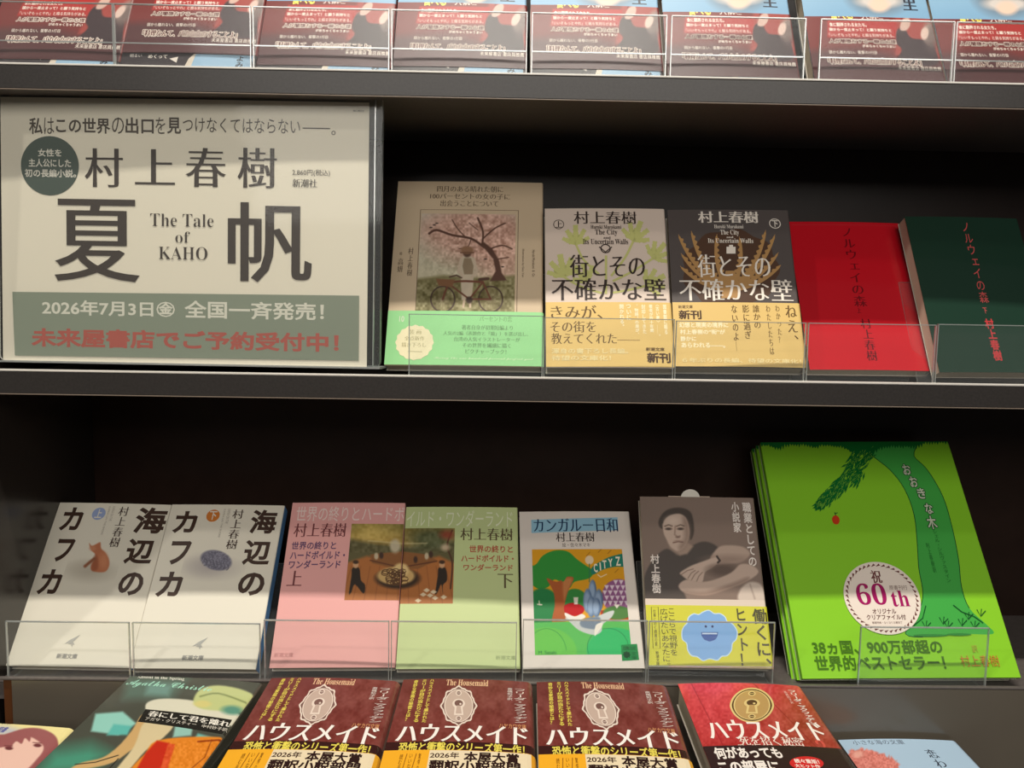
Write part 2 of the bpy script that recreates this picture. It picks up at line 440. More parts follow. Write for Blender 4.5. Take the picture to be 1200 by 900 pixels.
# ------------------------------------------------------------------ clear acrylic book stands
def stand(label, x0, x1, ztop, zs, pose, t, group, back=.10, glint_z=None, yl=.0042):
    """front lip, foot plate and leaning back plate bent from one clear sheet"""
    r = empty('acrylic_book_stand', label, 'book stand', loc=((x0+x1)/2, Y0+yl, zs+Z0), group=group)
    w = (x1-x0)/2; th = .0016
    e = R(pose.el); by = pose.y+t*math.sin(e)-(Y0+yl); bz = pose.z-t*math.cos(e)-zs
    g = .0012; by += g*math.sin(e); bz -= g*math.cos(e)
    k = (bz-th)/math.tan(e) if bz > th else 0
    fy = by-k
    lip_h = ztop-zs
    P = [(0, lip_h), (0, .004), (.0012, .0012), (.004, 0), (fy, 0), (fy+back*math.cos(e), back*math.sin(e))]
    A = np.array(P); T = np.gradient(A, axis=0); T /= np.linalg.norm(T, axis=1)[:, None]; N = np.stack([-T[:, 1], T[:, 0]], 1)
    N[0] = (1, 0); N[1] = (1, .3); N[3] = (.3, 1); N[4] = (-math.tan(e/2), 1)
    def part(nm, i0, i1, cap0, cap1):
        a = A[i0:i1+1]; b = a+N[i0:i1+1]*th; n = len(a); V, F, MI = [], [], []
        for x in (-w, w):
            V += [(x, p[0], p[1]) for p in a]+[(x, p[0], p[1]) for p in b]
        m = 2*n
        for i in range(n-1):
            F += [(i, i+1, m+i+1, m+i), (n+i, m+n+i, m+n+i+1, n+i+1)]; MI += [0, 0]
            F += [(i, n+i, n+i+1, i+1), (m+i, m+i+1, m+n+i+1, m+n+i)]; MI += [1, 1]
        if cap0: F.append((0, m, m+n, n)); MI.append(1)
        if cap1: F.append((n-1, 2*n-1, m+2*n-1, m+n-1)); MI.append(1)
        return link_mesh(nm, V, F, [M_ACR, M_ACE], MI, r)
    lip = part('front_lip', 0, 3, True, False)
    V = [tuple(v.co) for v in lip.data.vertices]; F = [tuple(q_.vertices) for q_ in lip.data.polygons]; MI = [q_.material_index for q_ in lip.data.polygons]
    for b in ((-w, -w+.0007, -.00025, th+.00025, .003, lip_h), (w-.0007, w, -.00025, th+.00025, .003, lip_h), (-w, w, -.00025, th+.00025, lip_h-.0006, lip_h+.0001)):
        v, f = box_vf(*b); k = len(V); V += v; F += [tuple(i+k for i in q_) for q_ in f]; MI += [1]*6
    me = lip.data; me.clear_geometry(); me.from_pydata(V, [], F); me.polygons.foreach_set('material_index', MI); me.update()
    part('foot_plate', 3, 4, False, False); part('back_plate', 4, 5, False, True)
    if glint_z: box('bend_reflection', (-w, w, .0003, .0013, glint_z, glint_z+.0009), M_ACE, r)  # thin pale bar standing in for the bottom bend's reflection
    return r

# ================================================================== THE BOOKS
WHITE = (228, 222, 208); BK = (52, 38, 33)
ZSM, ZSL, ZST = ZM-SINK, ZL-SINK, ZT-SINK

# ---- sign with its paper, in a clear holder
po = Pose(-.2551, .6636, -.0522, 87.2, -1.4, -.1, 295.1, 210.7)
root = empty('paper_sign', 'large cream announcement sheet with big black Japanese lettering on the middle shelf', 'sign', po.matrix())
p = Print(po); INK = (66, 56, 50)
for t, a, b_, st_ in (('私', 34.2, 50.5, 'gb'), ('は', 52, 64, 'g'), ('この世界', 66, 130, 'gb'), ('の', 132, 146, 'g'), ('出口', 147.7, 181, 'gb'), ('を', 183, 194.5, 'g'), ('見', 196.5, 213, 'gb'), ('つけなくてはならない', 215, 352, 'g')): p.text(t, (a, 138, b_, 157.5), (84, 74, 64), st_)
p.line([(355, 150.5), (387, 151)], 1.4, (84, 74, 64)); p.circ(391, 156, 2, 1, (84, 74, 64))
p.disc(59, 194.5, 35, (76, 88, 80), 48)
for t, b in (('女性を', (45, 174.5, 73, 184)), ('主人公にした', (34, 186, 84, 196.5)), ('初の長編小説。', (29.5, 198, 90, 208.5))): p.text(t, b, WHITE, 'gb')
for t, b in (('村', (100, 174, 145, 220)), ('上', (159, 175, 206, 217)), ('春', (218, 173.5, 266, 220)), ('樹', (279, 173.5, 325, 221))): p.text(t, b, INK, 'm')
p.text('2,860円(税込)', (343, 198.5, 387, 207.5), INK); p.text('新潮社', (343, 210, 372, 220), INK, 'm')
p.text('夏', (64, 233, 165, 331), INK, 'md'); p.text('帆', (267.5, 237, 366, 332), INK, 'md')
p.text(serif('The Tale'), (177, 250.5, 251, 266.5), INK, 'st'); p.text(serif('of'), (206.5, 271.5, 223.5, 285), INK, 'st'); p.text(serif('KAHO'), (187, 289, 244, 305), INK, 'st')
p.poly([(15, 342), (421, 346.5), (420.5, 422.5), (18, 416.5)], (140, 148, 130))
p.text('2026年7月3日㊎', (50, 351, 206, 372), (226, 222, 206), 'gb'); p.text('全国一斉発売！', (217, 352, 380, 376), (226, 222, 206), 'gb')
p.text('未来屋書店でご予約受付中！', (37, 384, 397, 413), (182, 92, 80), 'gx')
p.text('新潮社', (414, 129, 427, 131.5), INK)
sheet('printed_sheet', po, root, (240, 230, 210), p, 0, po.H, .0004, 0, .0012, .0002, wrap=False)
x0, y0_, x1, y1_ = po.rect(1, 106, 447, 431)
root = empty('acrylic_sign_holder', 'clear upright acrylic holder around the large cream announcement sheet', 'sign holder', po.matrix())
def rounded(name, z0, z1, parent, r=.004):
    pts = []
    for cx, cy, a0 in ((x1-r, y1_-r, 0), (x0+r, y1_-r, 90), (x0+r, y0_+r, 180), (x1-r, y0_+r, 270)):
        pts += [(cx+r*math.cos(R(a0+k*22.5)), cy+r*math.sin(R(a0+k*22.5))) for k in range(5)]
    n = len(pts); V = [(a, b, z) for z in (z0, z1) for a, b in pts]
    F = [tuple(range(n-1, -1, -1)), tuple(range(n, 2*n))]+[(i, (i+1) % n, n+(i+1) % n, n+i) for i in range(n)]
    return link_mesh(name, V, F, [M_ACR, M_ACE], [0, 0]+[1]*n, parent)
rounded('front_pane', .0022, .0040, root); rounded('back_pane', -.0030, -.0012, root)
box('foot', (x0, x1, y0_-.0016, y0_, -.035, .0040), M_ACE, root)
x0b = po.rect(434, 120, 441, 430)
box('edge_rib', (x0b[2]-.0007, x0b[2], y0_+.001, y1_-.001, -.0012, .0022), M_ACE, root)

# ---- picture book with the cherry tree
g = Pose(-.0305, .6793, -.0515, 63.7, -1.5, .3, 131.9, 180.7)
p = Print(g); BR = (96, 78, 62)
for t, b in (('四月のある晴れた朝に', (512, 218, 590, 226)), ('100パーセントの女の子に', (504, 226.6, 598, 234.4)), ('出会うことについて', (516, 235, 584, 242.8))): p.text(t, b, BR, 'm')
p.line([(493, 246), (607.5, 247), (605.5, 372), (486.5, 372)], 1.1, (120, 98, 80), closed=True)
c = Canvas(p, (488, 249, 606, 372), res=1.8)
c.grad((196, 190, 172), (206, 196, 166), 249, 330)
c.ell(560, 275, 62, 34, (206, 160, 142), .35, .85); c.ell(590, 300, 34, 40, (206, 160, 142), .4, .7); c.ell(530, 268, 40, 16, (206, 164, 146), .5, .7)
m = np.clip(1.4-np.hypot((c.X-562)/66, (c.Y-285)/50), 0, 1)*(c.Y < 328); c.speck(m, 2.2, 34, 1); c.speck(m, 5, 26, 2)
c.poly([(480, 328), (520, 323), (565, 326), (612, 322), (612, 380), (480, 380)], (132, 124, 84), 2); gm = c.mask([(480, 330), (612, 326), (612, 380), (480, 380)], 4); c.speck(gm, 2.6, 32, 3); c.speck(gm, 8, 26, 4)
BC = (92, 62, 50)
c.poly([(574, 330), (581, 318), (578, 304), (569, 293), (563, 287), (567, 284), (577, 292), (585, 306), (588, 320), (594, 329)], BC, .8)
for q, w in (([(567, 290), (552, 280), (530, 276), (512, 270), (503, 274)], 2.6), ([(565, 288), (566, 272), (560, 256)], 2.2), ([(566, 280), (580, 268), (592, 262)], 1.6), ([(545, 278), (536, 268), (530, 258)], 1.3), ([(572, 293), (588, 288), (600, 292)], 1.6), ([(552, 281), (548, 290), (538, 292)], 1.1), ([(583, 304), (596, 302)], 1.2), ([(560, 270), (550, 262)], 1)): c.line(smooth(q, 4, False), w, BC)
for q in ((505, 267), (509, 264), (512, 262), (569, 304), (589, 313)): c.ell(q[0], q[1], 1.8, .8, (70, 55, 48), .4)
c.poly([(538, 308), (542, 301), (553, 301), (557, 308), (555, 327), (553, 352), (541, 352), (540, 327)], (206, 190, 166), .7)
c.poly([(544, 303), (552, 303), (555, 312), (554, 322), (544, 322), (542, 312)], (150, 130, 104), .6); c.line([(541, 304), (537, 318), (542, 324)], 3, (206, 186, 162)); c.line([(555, 304), (559, 318), (553, 325)], 3, (206, 186, 162))
c.ell(547.5, 296, 5, 6, (96, 70, 56), .2); c.ell(547.5, 293.5, 7.5, 4.6, (150, 112, 84), .2); c.line([(540, 296.5), (555, 296.5)], 1.6, (120, 84, 62))
c.line([(544, 352), (543, 360)], 2.4, (200, 176, 152)); c.line([(551, 352), (551, 360)], 2.4, (200, 176, 152))
for cx in (519, 575):
    for a in np.arange(0, math.pi, .4): c.line([(cx-13*math.cos(a), 351-14*math.sin(a)), (cx+13*math.cos(a), 351+14*math.sin(a))], .5, (120, 96, 76), .5, .6)
    c.line(ring(cx, 351, 14, 15, 30)+[(cx+14, 351)], 1.6, (70, 50, 42))
c.line(smooth([(519, 351), (526, 334), (540, 330), (566, 331)], 4, False), 2.4, (112, 66, 48)); c.line([(530, 336), (550, 351), (566, 331), (575, 351), (550, 351)], 2, (112, 66, 48)); c.line([(562, 328), (572, 327)], 3.4, (84, 58, 46)); c.line([(527, 325), (535, 323), (541, 326)], 1.6, (84, 58, 46))
c.poly([(511, 327), (533, 328), (530, 337), (514, 335)], (132, 92, 62), .7); c.ell(550, 352, 4, 4, (70, 52, 42), .3)
p.text('村上春樹', (476.5, 290.5, 485, 323.5), BR, 'm', True); p.text('絵', (468.3, 295.5, 471.6, 299), BR, 'm'); p.text('高妍', (465.5, 303, 473, 319), BR, 'm', True)
p.text('Haruki Murakami  &  Go', (623.5, 293, 627, 324.5), BR, rot=1); p.text('Illustration by Gao Yan', (611, 292, 614.5, 325), BR, rot=1)
rt = book('picture_book', 'cream hardcover picture book showing a girl and bicycle under a cherry tree', 'book', g, (206, 184, 154), p, .012, None, 0, .0006, .0022)
q = Print(g); G2 = (98, 140, 92)
q.text('10', (468, 371, 474, 377.6), WHITE, 's'); q.text('パーセントの恋', (562, 371, 600, 378), (120, 168, 110), 'm')
for t, b in (('著者自身が初期短編より', (541, 381.6, 601, 388)), ('人気の2編（表題作と「鏡」）を選び出し、', (519.5, 388.7, 619, 394.8)), ('台湾の人気イラストレーターが', (532, 395.6, 609.5, 401.6)), ('その世界を繊細に描く', (542, 402.6, 598.5, 408.8)), ('ピクチャーブック！', (545.5, 409.7, 593.5, 416))): q.text(t, b, G2, 'm')
q.text(script('Seeing the one hundred percent perfect girl'), (509, 419, 625, 423.6), (222, 240, 200))
q.disc(486, 402, 23.5, (236, 226, 186), 64, .035, 16)
for t, b in (('装 画', (479.5, 387, 494, 392.6)), ('全点新作', (474, 394.6, 498, 400)), ('描き下ろし', (470.5, 402, 500, 407.6))): q.text(t, b, (176, 166, 120), 'm')
q.line([(478, 412.5), (495, 413)], .7, (176, 166, 120))
hy = g.uv(545, 365.5)[1]
sheet('paper_band', g, rt, (150, 214, 146), q, .0004, hy, .0124, .0009, .0006, .0022)

# ---- two-volume set with walls and coral
c1 = Pose(.0909, .6719, -.0505, 64.8, -1.5, .8, 106.0, 151.0)
p = Print(c1); PG = (196, 196, 122)
def frond(cx, cy, s, rot, n=5):
    out = []
    for k in range(n):
        a = rot+(k-(n-1)/2)*.55; L = s*(1-.12*abs(k-(n-1)/2))
        pts = []; 
        for j in range(4):
            f = .35+.2*j; pts.append((f, .13)); pts.append((f+.07, .2-.02*j)); pts.append((f+.1, .12))
        up = [(0, .05)]+pts+[(1.05, 0)]; lo = [(a_, -b_) for a_, b_ in up[::-1][1:]]
        out.append([(cx+L*(x*math.cos(a)-y*math.sin(a)), cy+L*(x*math.sin(a)+y*math.cos(a))) for x, y in up+lo])
    return out
for cx, cy, s, ro, n in ((675, 287, 22, -1.6, 5), (661, 325, 26, -1.75, 5), (742, 283, 24, -1.2, 5), (765, 303, 22, -.9, 5), (757, 335, 24, -.5, 5), (690, 330, 22, -2.2, 4)): p.dots(frond(cx, cy, s, ro, n), PG)
for q in ([(675, 287), (684, 305), (702, 322)], [(661, 325), (680, 336), (705, 344)], [(742, 283), (732, 303), (716, 324)], [(765, 303), (742, 318), (718, 330)], [(757, 335), (738, 340), (715, 344)], [(710, 300), (710, 345)]): p.line(smooth(q, 5, False), 3, PG)
p.circ(654.7, 263.3, 6.6, .9, BK); p.text('上', (650.8, 259.4, 658.6, 267), BK, 'mb')
p.text('村上春樹', (672, 248.4, 746, 263), BK, 'm'); p.text(serif('Haruki Murakami'), (692, 264.4, 728, 268.8), BK)
p.text(serif('The City'), (697, 269.4, 723.5, 277.3), BK); p.text(serif('and'), (707, 277.8, 715.5, 280.6), BK); p.text(serif('Its Uncertain Walls'), (683, 280.6, 736, 287), BK)
p.circ(709.5, 292, 6, 1.4, BK); p.line([(702, 290), (709.5, 296), (717, 290)], 1.5, BK)
p.text('街とその', (667, 299, 756, 325.5), BK, 'm'); p.text('不確かな壁', (645.5, 326.5, 780.5, 352.5), BK, 'm')
GR = 'two-volume set on the middle shelf'
rt = book('paperback', 'white paperback with pale green coral trees and gold band, left of the dark one', 'book', c1, (218, 200, 186), p, .0145, GR, inset=.0014)
q = Print(c1); DB = (98, 70, 26)
q.text('きみが、', (645, 358.5, 706, 374), DB, 'm'); q.text('その街を', (644.6, 377, 698.5, 390.3), DB, 'm'); q.text('教えてくれた——', (645.5, 391, 750, 404), DB, 'm')
LG = (252, 240, 200)
for t, cx, y1 in (('図書館に眠る', 779.5, 392), ('〈古い夢〉……。', 771, 394), ('著者が四十年間', 763, 390), ('封印してきた', 754.3, 391.5), ('“物語”の扉が、', 746, 392), ('ついに', 736.5, 376), ('開かれる。', 728.5, 383)): q.text(t, (cx-3.2, 357.5, cx+3.2, y1), LG, 'gb', True)
q.text('渾身の書下ろし長編。', (646, 408.7, 736, 415.6), (240, 220, 160), 'gb'); q.text('待望の文庫化！', (646, 417, 716, 423.6), (240, 220, 160), 'gb')
q.text('新潮文庫', (756.5, 407.8, 778.5, 412), DB, 'gb'); q.text('新刊', (757.5, 413.8, 786, 426), (72, 44, 18), 'gx')
hy = c1.uv(714, 354.8)[1]
sheet('paper_band', c1, rt, (224, 190, 116), q, .0006, hy, .0148, .0007)

c2 = Pose(.1980, .6702, -.0488, 64.1, -3.0, .5, 106.6, 150.8)
p = Print(c2); CO = (176, 134, 82)
p.dots([ring(856, 316, 56, 46, 60, 0, .04, 9)], (78, 52, 36))
def branch(x0, y0, x1, y1, w, sgn):
    d = np.array([x1-x0, y1-y0], float); L = np.hypot(*d); nn = np.array([-d[1], d[0]])/L*sgn
    P0, P2 = np.array([x0, y0], float), np.array([x1, y1], float); P1 = (P0+P2)/2-nn*L*.20
    out, inn = [], []
    N = int(L/1.6)
    for k in range(N+1):
        t = k/N; P = (1-t)**2*P0+2*t*(1-t)*P1+t*t*P2; T = 2*(1-t)*(P1-P0)+2*t*(P2-P1); T /= np.hypot(*T); m = np.array([-T[1], T[0]])*sgn
        ww = w*(1-.6*t)*(1 if t < .97 else .3); tooth = (.55, 1.25, 1.45, .9)[k % 4] if .12 < t < .93 else .55
        out.append(tuple(P-m*ww*.5)); inn.append(tuple(P+m*ww*tooth))
    return out+inn[::-1]
br = []
for x, y in ((795, 275), (810, 271), (798, 297), (797, 312), (840, 275)): br.append(branch(853, 340, x, y, 5.2, 1))
for x, y in ((908, 275), (897, 270), (912, 296), (915, 311), (866, 278)): br.append(branch(857, 340, x, y, 5.2, -1))
br.append([(845, 350), (850, 318), (861, 318), (866, 350)])
for b_ in br: p.dots([b_], CO)
WT = (236, 226, 214)
p.circ(907.9, 262.4, 7, 1.1, WT); p.text('下', (904, 258.6, 911.8, 266.4), WT, 'gb')
p.text('村上春樹', (817, 248.4, 889, 262), WT, 'mb'); p.text(serif('Haruki Murakami'), (836.5, 264, 871, 268.4), WT)
p.text(serif('The City'), (843.5, 270, 866, 277.4), WT); p.text(serif('and'), (851, 277.5, 859, 279.8), WT); p.text(serif('Its Uncertain Walls'), (829, 280, 882.5, 285.6), WT)
p.poly([(851, 290), (854, 290), (854, 287.8), (858.6, 287.8), (858.6, 290), (861.6, 290), (861.6, 298), (851, 298)], WT)
p.text('街とその', (816, 298.8, 903.5, 326), WT, 'm'); p.text('不確かな壁', (794.5, 327, 929.5, 353.8), WT, 'm')
rt = book('paperback', 'dark grey paperback with brown coral branches and gold band, beside the red book', 'book', c2, (82, 74, 72), p, .0145, GR, inset=.0014)
q = Print(c2)
q.text('新潮文庫', (794.5, 358.2, 811.5, 362.4), DB, 'gb'); q.text('新刊', (794.6, 364, 822, 375.2), (72, 44, 18), 'gx')
for t, b in (('幻想と現実の境界に', (795.4, 378.2, 853, 385)), ('村上春樹の“街”が', (796.4, 386.6, 849.4, 392.8)), ('静かに', (797, 394.6, 815.6, 400.6)), ('あらわれる——。', (798, 402, 849.4, 408.6))): q.text(t, b, LG, 'gb')
for t, b in (('ねえ、', (919, 358.5, 936.5, 398)), ('わかった？', (907.4, 358.5, 917, 402)), ('わたしたちは', (896.4, 358.5, 907, 416)), ('誰かの', (881, 358.5, 891.6, 385.4)), ('影に過ぎ', (868.6, 358.5, 880.4, 397.6)), ('ないのよ—', (856, 358.5, 867, 412))): q.text(t, b, DB, 'm', True)
q.text('６年ぶりの長編、待望の文庫化！', (799, 420, 938.5, 427), (240, 220, 160), 'gb')
hy = c2.uv(864, 355.4)[1]
sheet('paper_band', c2, rt, (222, 188, 116), q, .0006, hy, .0148, .0009)

# ---- red and dark green companion volumes
rd = Pose(.3143, .6875, -.0503, 60.7, -.2, .2, 104.2, 149.9)
p = Print(rd, 2); DR = (112, 14, 24)
p.line([(927.5, 263.6), (1050, 265), (1088, 431)], .7, (196, 60, 66))
p.text('ノルウェイの森', (983.5, 267, 1016, 359), DR, 'm', True); p.text('村上春樹', (1006.5, 374, 1028.5, 423), (88, 12, 22), 'm', True); p.text('上', (1003, 361, 1009, 367.5), DR, 'm')
GR2 = 'red and green companion volumes'
book('paperback', 'plain bright red paperback with thin dark red lettering, right of the gold bands', 'book', rd, (198, 22, 36), p, .0115, GR2, 2, .0010)
dg_ = Pose(.4163, .6731, -.0495, 62.7, 2.2, .3, 105.0, 151.2)
p = Print(dg_, 2); RT = (206, 84, 84)
p.text('ノルウェイの森', (1124.5, 260.5, 1158.5, 354.5), RT, 'g', True); p.text('下', (1150.5, 361, 1157, 368), RT); p.text('村上春樹', (1152, 373.6, 1175, 423), (196, 62, 66), 'gb', True)
book('paperback', 'dark green paperback with red vertical lettering at the right end of the middle shelf', 'book', dg_, (30, 56, 44), p, .0125, GR2, 2, .0008, inset=.0006)

# ---- the white pair with cat and stone
def kafka(pose, big, badge, bcol, bpos, auth, tiny, logo, foot):
    p = Print(pose); T = (66, 46, 36); p.layer = 1
    for ch, b in big: p.text(ch, b, T, 'gx')
    p.disc(bpos[0], bpos[1], 9.2, bcol); p.text(badge, (bpos[0]-5.6, bpos[1]-5.4, bpos[0]+5.6, bpos[1]+5), WHITE, 'gb')
    p.text('村上春樹', auth, (70, 52, 44), 'm', True)
    for k in range(2): p.text('KAFKA ON THE SHORE'[:(18 if k else 12)], (tiny[0]+k*0, tiny[1], tiny[0]+7-k*0, tiny[3]) if k else (tiny[0]+7, tiny[1], tiny[2], tiny[3]-16), (168, 160, 150), rot=1)
    x, y = logo; p.dots([[(x-9, y+4), (x-2, y-1), (x+10, y-7), (x+2, y+1)], [(x-5, y+4), (x+1, y+1), (x+3, y+5)], [(x-1, y+5), (x, y+8), (x+.8, y+5)]], (176, 174, 168))
    p.text('新潮文庫', foot, (148, 146, 142), 'gb'); return p
k1 = Pose(-.3616, .6696, -.3102, 51.7, 0, -.5, 104.8, 149.7)
p = kafka(k1, [('カ', (68, 594.5, 101, 622.3)), ('フ', (61, 631.4, 90, 658.6)), ('カ', (41.7, 667, 76.5, 697)), ('海', (154.5, 594.5, 199, 625.7)), ('辺', (144, 631.4, 184, 661.5)), ('の', (136, 670.5, 171.5, 698.3))], '上', (150, 166, 206), (116.2, 602.5), (127.5, 594, 153, 641.3), (121, 594, 136, 627), (85, 751), (66, 766, 92, 772.6))
p.layer = 0; c = Canvas(p, (70, 622, 152, 692), res=1.7); p.layer = 40; KW = (228, 222, 206); c.fill(KW)
c.ell(106, 670, 22, 9, (186, 178, 162), .8, .8); c.ell(100, 666, 14, 7, (196, 188, 172), .9, .6)
c.poly(smooth([(105, 637), (108, 640), (113, 638), (118, 636), (119, 643), (124, 648), (128, 656), (128, 664), (124, 670), (116, 671), (108, 669), (107, 663), (111, 656), (112, 650), (108, 646), (106, 642)], 4), (190, 118, 84), .8)
c.poly(smooth([(112, 650), (116, 658), (114, 668), (108, 669), (108, 662)], 4), (150, 84, 58), 1.5, .6); c.ell(122, 658, 5, 9, (214, 146, 108), .6, .7)
c.line(smooth([(111, 655), (106, 659), (100, 664)], 4, False), 3.4, (146, 92, 66), 1); c.ell(109, 643, 4, 3, (206, 146, 112), .4, .6)
GK = 'white paperbacks with big black titles'
book('paperback', 'white paperback with a brown cat and a blue round badge, left end of lower shelf', 'book', k1, KW, p, .011, GK, spine=(112, 168, 228))
k2 = Pose(-.2538, .6631, -.3079, 50.3, -.7, .4, 105.6, 150.8)
p = kafka(k2, [('カ', (201, 599, 234, 625)), ('フ', (195.5, 634, 226, 662)), ('カ', (181, 670, 217, 699.7)), ('海', (291, 597.4, 327, 625.7)), ('辺', (283, 633, 320, 662.6)), ('の', (277, 671, 312.5, 698.3))], '下', (206, 122, 50), (250, 604.8), (264.4, 597.4, 287, 643.6), (257, 597, 271, 630), (234.6, 754), (213, 768, 239.5, 774.6))
p.layer = 0; c = Canvas(p, (208, 628, 296, 692), res=1.7); p.layer = 40; c.fill(KW); c.ell(247, 666, 24, 9, (180, 172, 168), .9, .8); c.ell(242, 662, 15, 9, (176, 168, 166), .9, .6)
c.ell(253.5, 657, 18.5, 11.6, (120, 118, 134), .08, 1, .22); m = np.clip(1.2-np.hypot((c.X-253.5)/18, (c.Y-657)/11), 0, 1) > .22; c.speck(m, 1.1, 30, 5)
for k in range(7): c.line(smooth([(241+4.2*k, 654+1.2*k), (243+4.2*k, 661+.8*k), (239.5+4.4*k, 663+.9*k)], 4, False), 1.1, (86, 84, 98), .5, .8)
book('paperback', 'white paperback with a grey stone, orange round badge and blue spine', 'book', k2, KW, p, .013, GK, spine=(106, 162, 224), rr=.0012)

# ---- pink and green pair sharing one painting
def painting(p, b, cx0):
    c = Canvas(p, b, res=1.8); c.fill((150, 110, 60))
    c.grad((128, 122, 62), (186, 150, 78), 612, 640); c.ell(436, 622, 22, 14, (206, 178, 96), .7, .8); c.poly([(400, 630), (440, 637), (480, 640), (540, 634), (540, 662), (400, 662)], (98, 92, 60), 3)
    c.ell(505, 632, 26, 12, (84, 92, 62), .5, .9); c.speck((c.Y < 648)*1., 3, 16, 7)
    c.poly([(400, 662), (430, 652), (475, 660), (515, 652), (540, 664), (540, 715), (400, 715)], (176, 110, 58), 2)
    for k in range(12): c.line([(412+k*11, 664), (398+k*13.5, 712)], .7, (136, 78, 42), .6, .7)
    c.poly([(434, 650), (470, 646), (500, 650), (512, 657), (490, 667), (460, 666), (436, 660)], (140, 92, 52), .8); c.line([(434, 657), (470, 665), (512, 658)], 1.4, (98, 58, 36))
    c.ell(463, 640, 6, 8, (190, 178, 150), .3); c.line([(432, 634), (470, 637), (500, 637)], 1.2, (210, 196, 150), 1, .7)
    for k, (x, y) in enumerate(((447, 651), (441, 652), (487, 656), (500, 652), (505, 650))): c.ell(x, y, 2.4, 4, (70, 50, 40) if k % 2 == 0 else (196, 180, 150), .3)
    c.ell(466, 678, 26, 12, (62, 44, 30), .15); c.ell(464, 675, 22, 10.5, (206, 170, 110), .1); c.ell(470, 668, 9, 8, (226, 196, 136), .2)
    for k in range(26):
        t = k*2.4; c.line(ring(464+13*math.cos(t)*((k % 5)/5+.2), 676+7*math.sin(t*1.7), 4.2, 2.6, 10), 1, (88, 58, 34), .4)
    for x, d in ((417, 1), (518, -1)):
        y = 676; c.poly(smooth([(x-4, y-10), (x+4, y-10), (x+6, y+4), (x+5*d+6, y+10), (x+4*d+5, y+20), (x-1, y+9), (x-5, y+18), (x-8, y+20), (x-5, y)], 3), (48, 38, 30), .6); c.ell(x, y-14, 3.2, 4.2, (206, 160, 120), .2); c.ell(x, y-17, 3.4, 2.2, (70, 50, 34), .3)
    c.line(smooth([(528, 690), (530, 660), (524, 640), (530, 622)], 5, False), 1.8, (80, 52, 36)); c.ell(524, 627, 8, 5, (150, 62, 44), .6, .8); c.ell(522, 642, 5, 4, (214, 190, 160), .5, .8)
    for x, y in ((500, 692), (504, 698), (510, 701), (496, 697), (520, 700), (508, 694), (490, 704)): c.poly([(x-4, y), (x, y-2.6), (x+4, y), (x, y+2.6)], (226, 206, 172), .5)
    return c
pk = Pose(-.1377, .6663, -.3072, 51.9, 1.0, .4, 105.6, 151.0)
p = Print(pk); MB = (112, 52, 56); NV = (96, 66, 104)
a = pk.rect(404, 613, 474, 703); painting(p, None, 0) if False else None
def paint_rect(p, x0, y0, x1, y1, right):
    a = p.p.rect(x0, y0, x1, y1); W = p.p.W/2
    return (a[0], a[1], W, a[3]) if right else (-W, a[1], a[2], a[3])
_C = Canvas
def painting_on(p, r):
    global Canvas
    class K(_C):
        def __init__(s, pp, b, res=1.8): _C.__init__(s, pp, rect=r, res=res)
    Canvas = K; c = painting(p, None, 0); Canvas = _C; return c
painting_on(p, paint_rect(p, 404.5, 613, 474, 702.5, True))
p.text('世界の終りとハードボ', (346.7, 593.6, 475, 611.4), (240, 218, 212), 'g'); p.text('村上春樹', (343.5, 613.6, 407, 629.4), MB, 'm')
for t, b in (('世界の終りと', (341.3, 634.8, 394.7, 644.4)), ('ハードボイルド・', (339.5, 646, 405, 655.6)), ('ワンダーランド', (338, 656.7, 400, 666.6))): p.text(t, b, NV, 'gb')
p.text('上', (335.5, 669, 355.4, 686.6), MB, 'm'); p.text('新潮文庫', (321, 765, 344, 770.4), (188, 128, 126))
GP = 'pink and green volumes sharing a painting'
book('paperback', 'pink paperback with the left half of a brown painting on its right edge', 'book', pk, (230, 168, 164), p, .011, GP)
lg = Pose(-.0316, .6682, -.3080, 50.2, 1.4, .1, 105.6, 150.4)
p = Print(lg); DG = (92, 78, 52)
painting_on(p, paint_rect(p, 470, 618, 534, 706.5, False))
p.text('イルド・ワンダーランド', (476.6, 598, 601, 618), (226, 232, 200), 'g'); p.text('村上春樹', (539.5, 619.3, 601, 633.6), DG, 'm')
for t, b in (('世界の終りと', (550, 639.3, 601, 648.2)), ('ハードボイルド・', (540.5, 650.6, 602, 658.8)), ('ワンダーランド', (543, 661.4, 601, 669.4))): p.text(t, b, (176, 84, 62), 'gb')
p.text('下', (583, 672.7, 601.4, 689.4), DG, 'm'); p.text('新潮文庫', (581, 768.4, 604, 773.4), (140, 156, 108))
book('paperback', 'pale green paperback with the right half of a brown painting on its left edge', 'book', lg, (194, 208, 148), p, .011, GP)

# ---- white paperback with the park picture
kg = Pose(.0756, .6714, -.3082, 50.0, .2, .9, 105.2, 146.9)
p = Print(kg, 1)
p.poly([(622.5, 609.4), (723.6, 606.4), (724.6, 621.6), (622.8, 624.9)], (150, 196, 218)); p.text('カンガルー日和', (624.7, 607.6, 724.4, 624), (34, 58, 92), 'm')
p.text('村上春樹', (651, 624.4, 697, 635.2), BK, 'm'); p.text('絵・佐々木マキ', (658.6, 636.4, 691.6, 641.6), (90, 78, 70), 'g')
a, b_, c_, d_ = (kg.uv(x, y) for x, y in ((623.3, 645.3), (728, 642.5), (627, 769), (741, 766))); c = Canvas(p, rect=((a[0]+c_[0])/2, (c_[1]+d_[1])/2, (b_[0]+d_[0])/2, (a[1]+b_[1])/2), res=2.0); c.fill((222, 160, 42))
Z = lambda L: [(590+x/3.6, 560+y/3.6) for x, y in L]
for q in ((440, 320), (470, 400), (400, 315), (350, 330)): c.line(Z([q, (q[0]+14, q[1]-14)]), .8, (168, 112, 40))
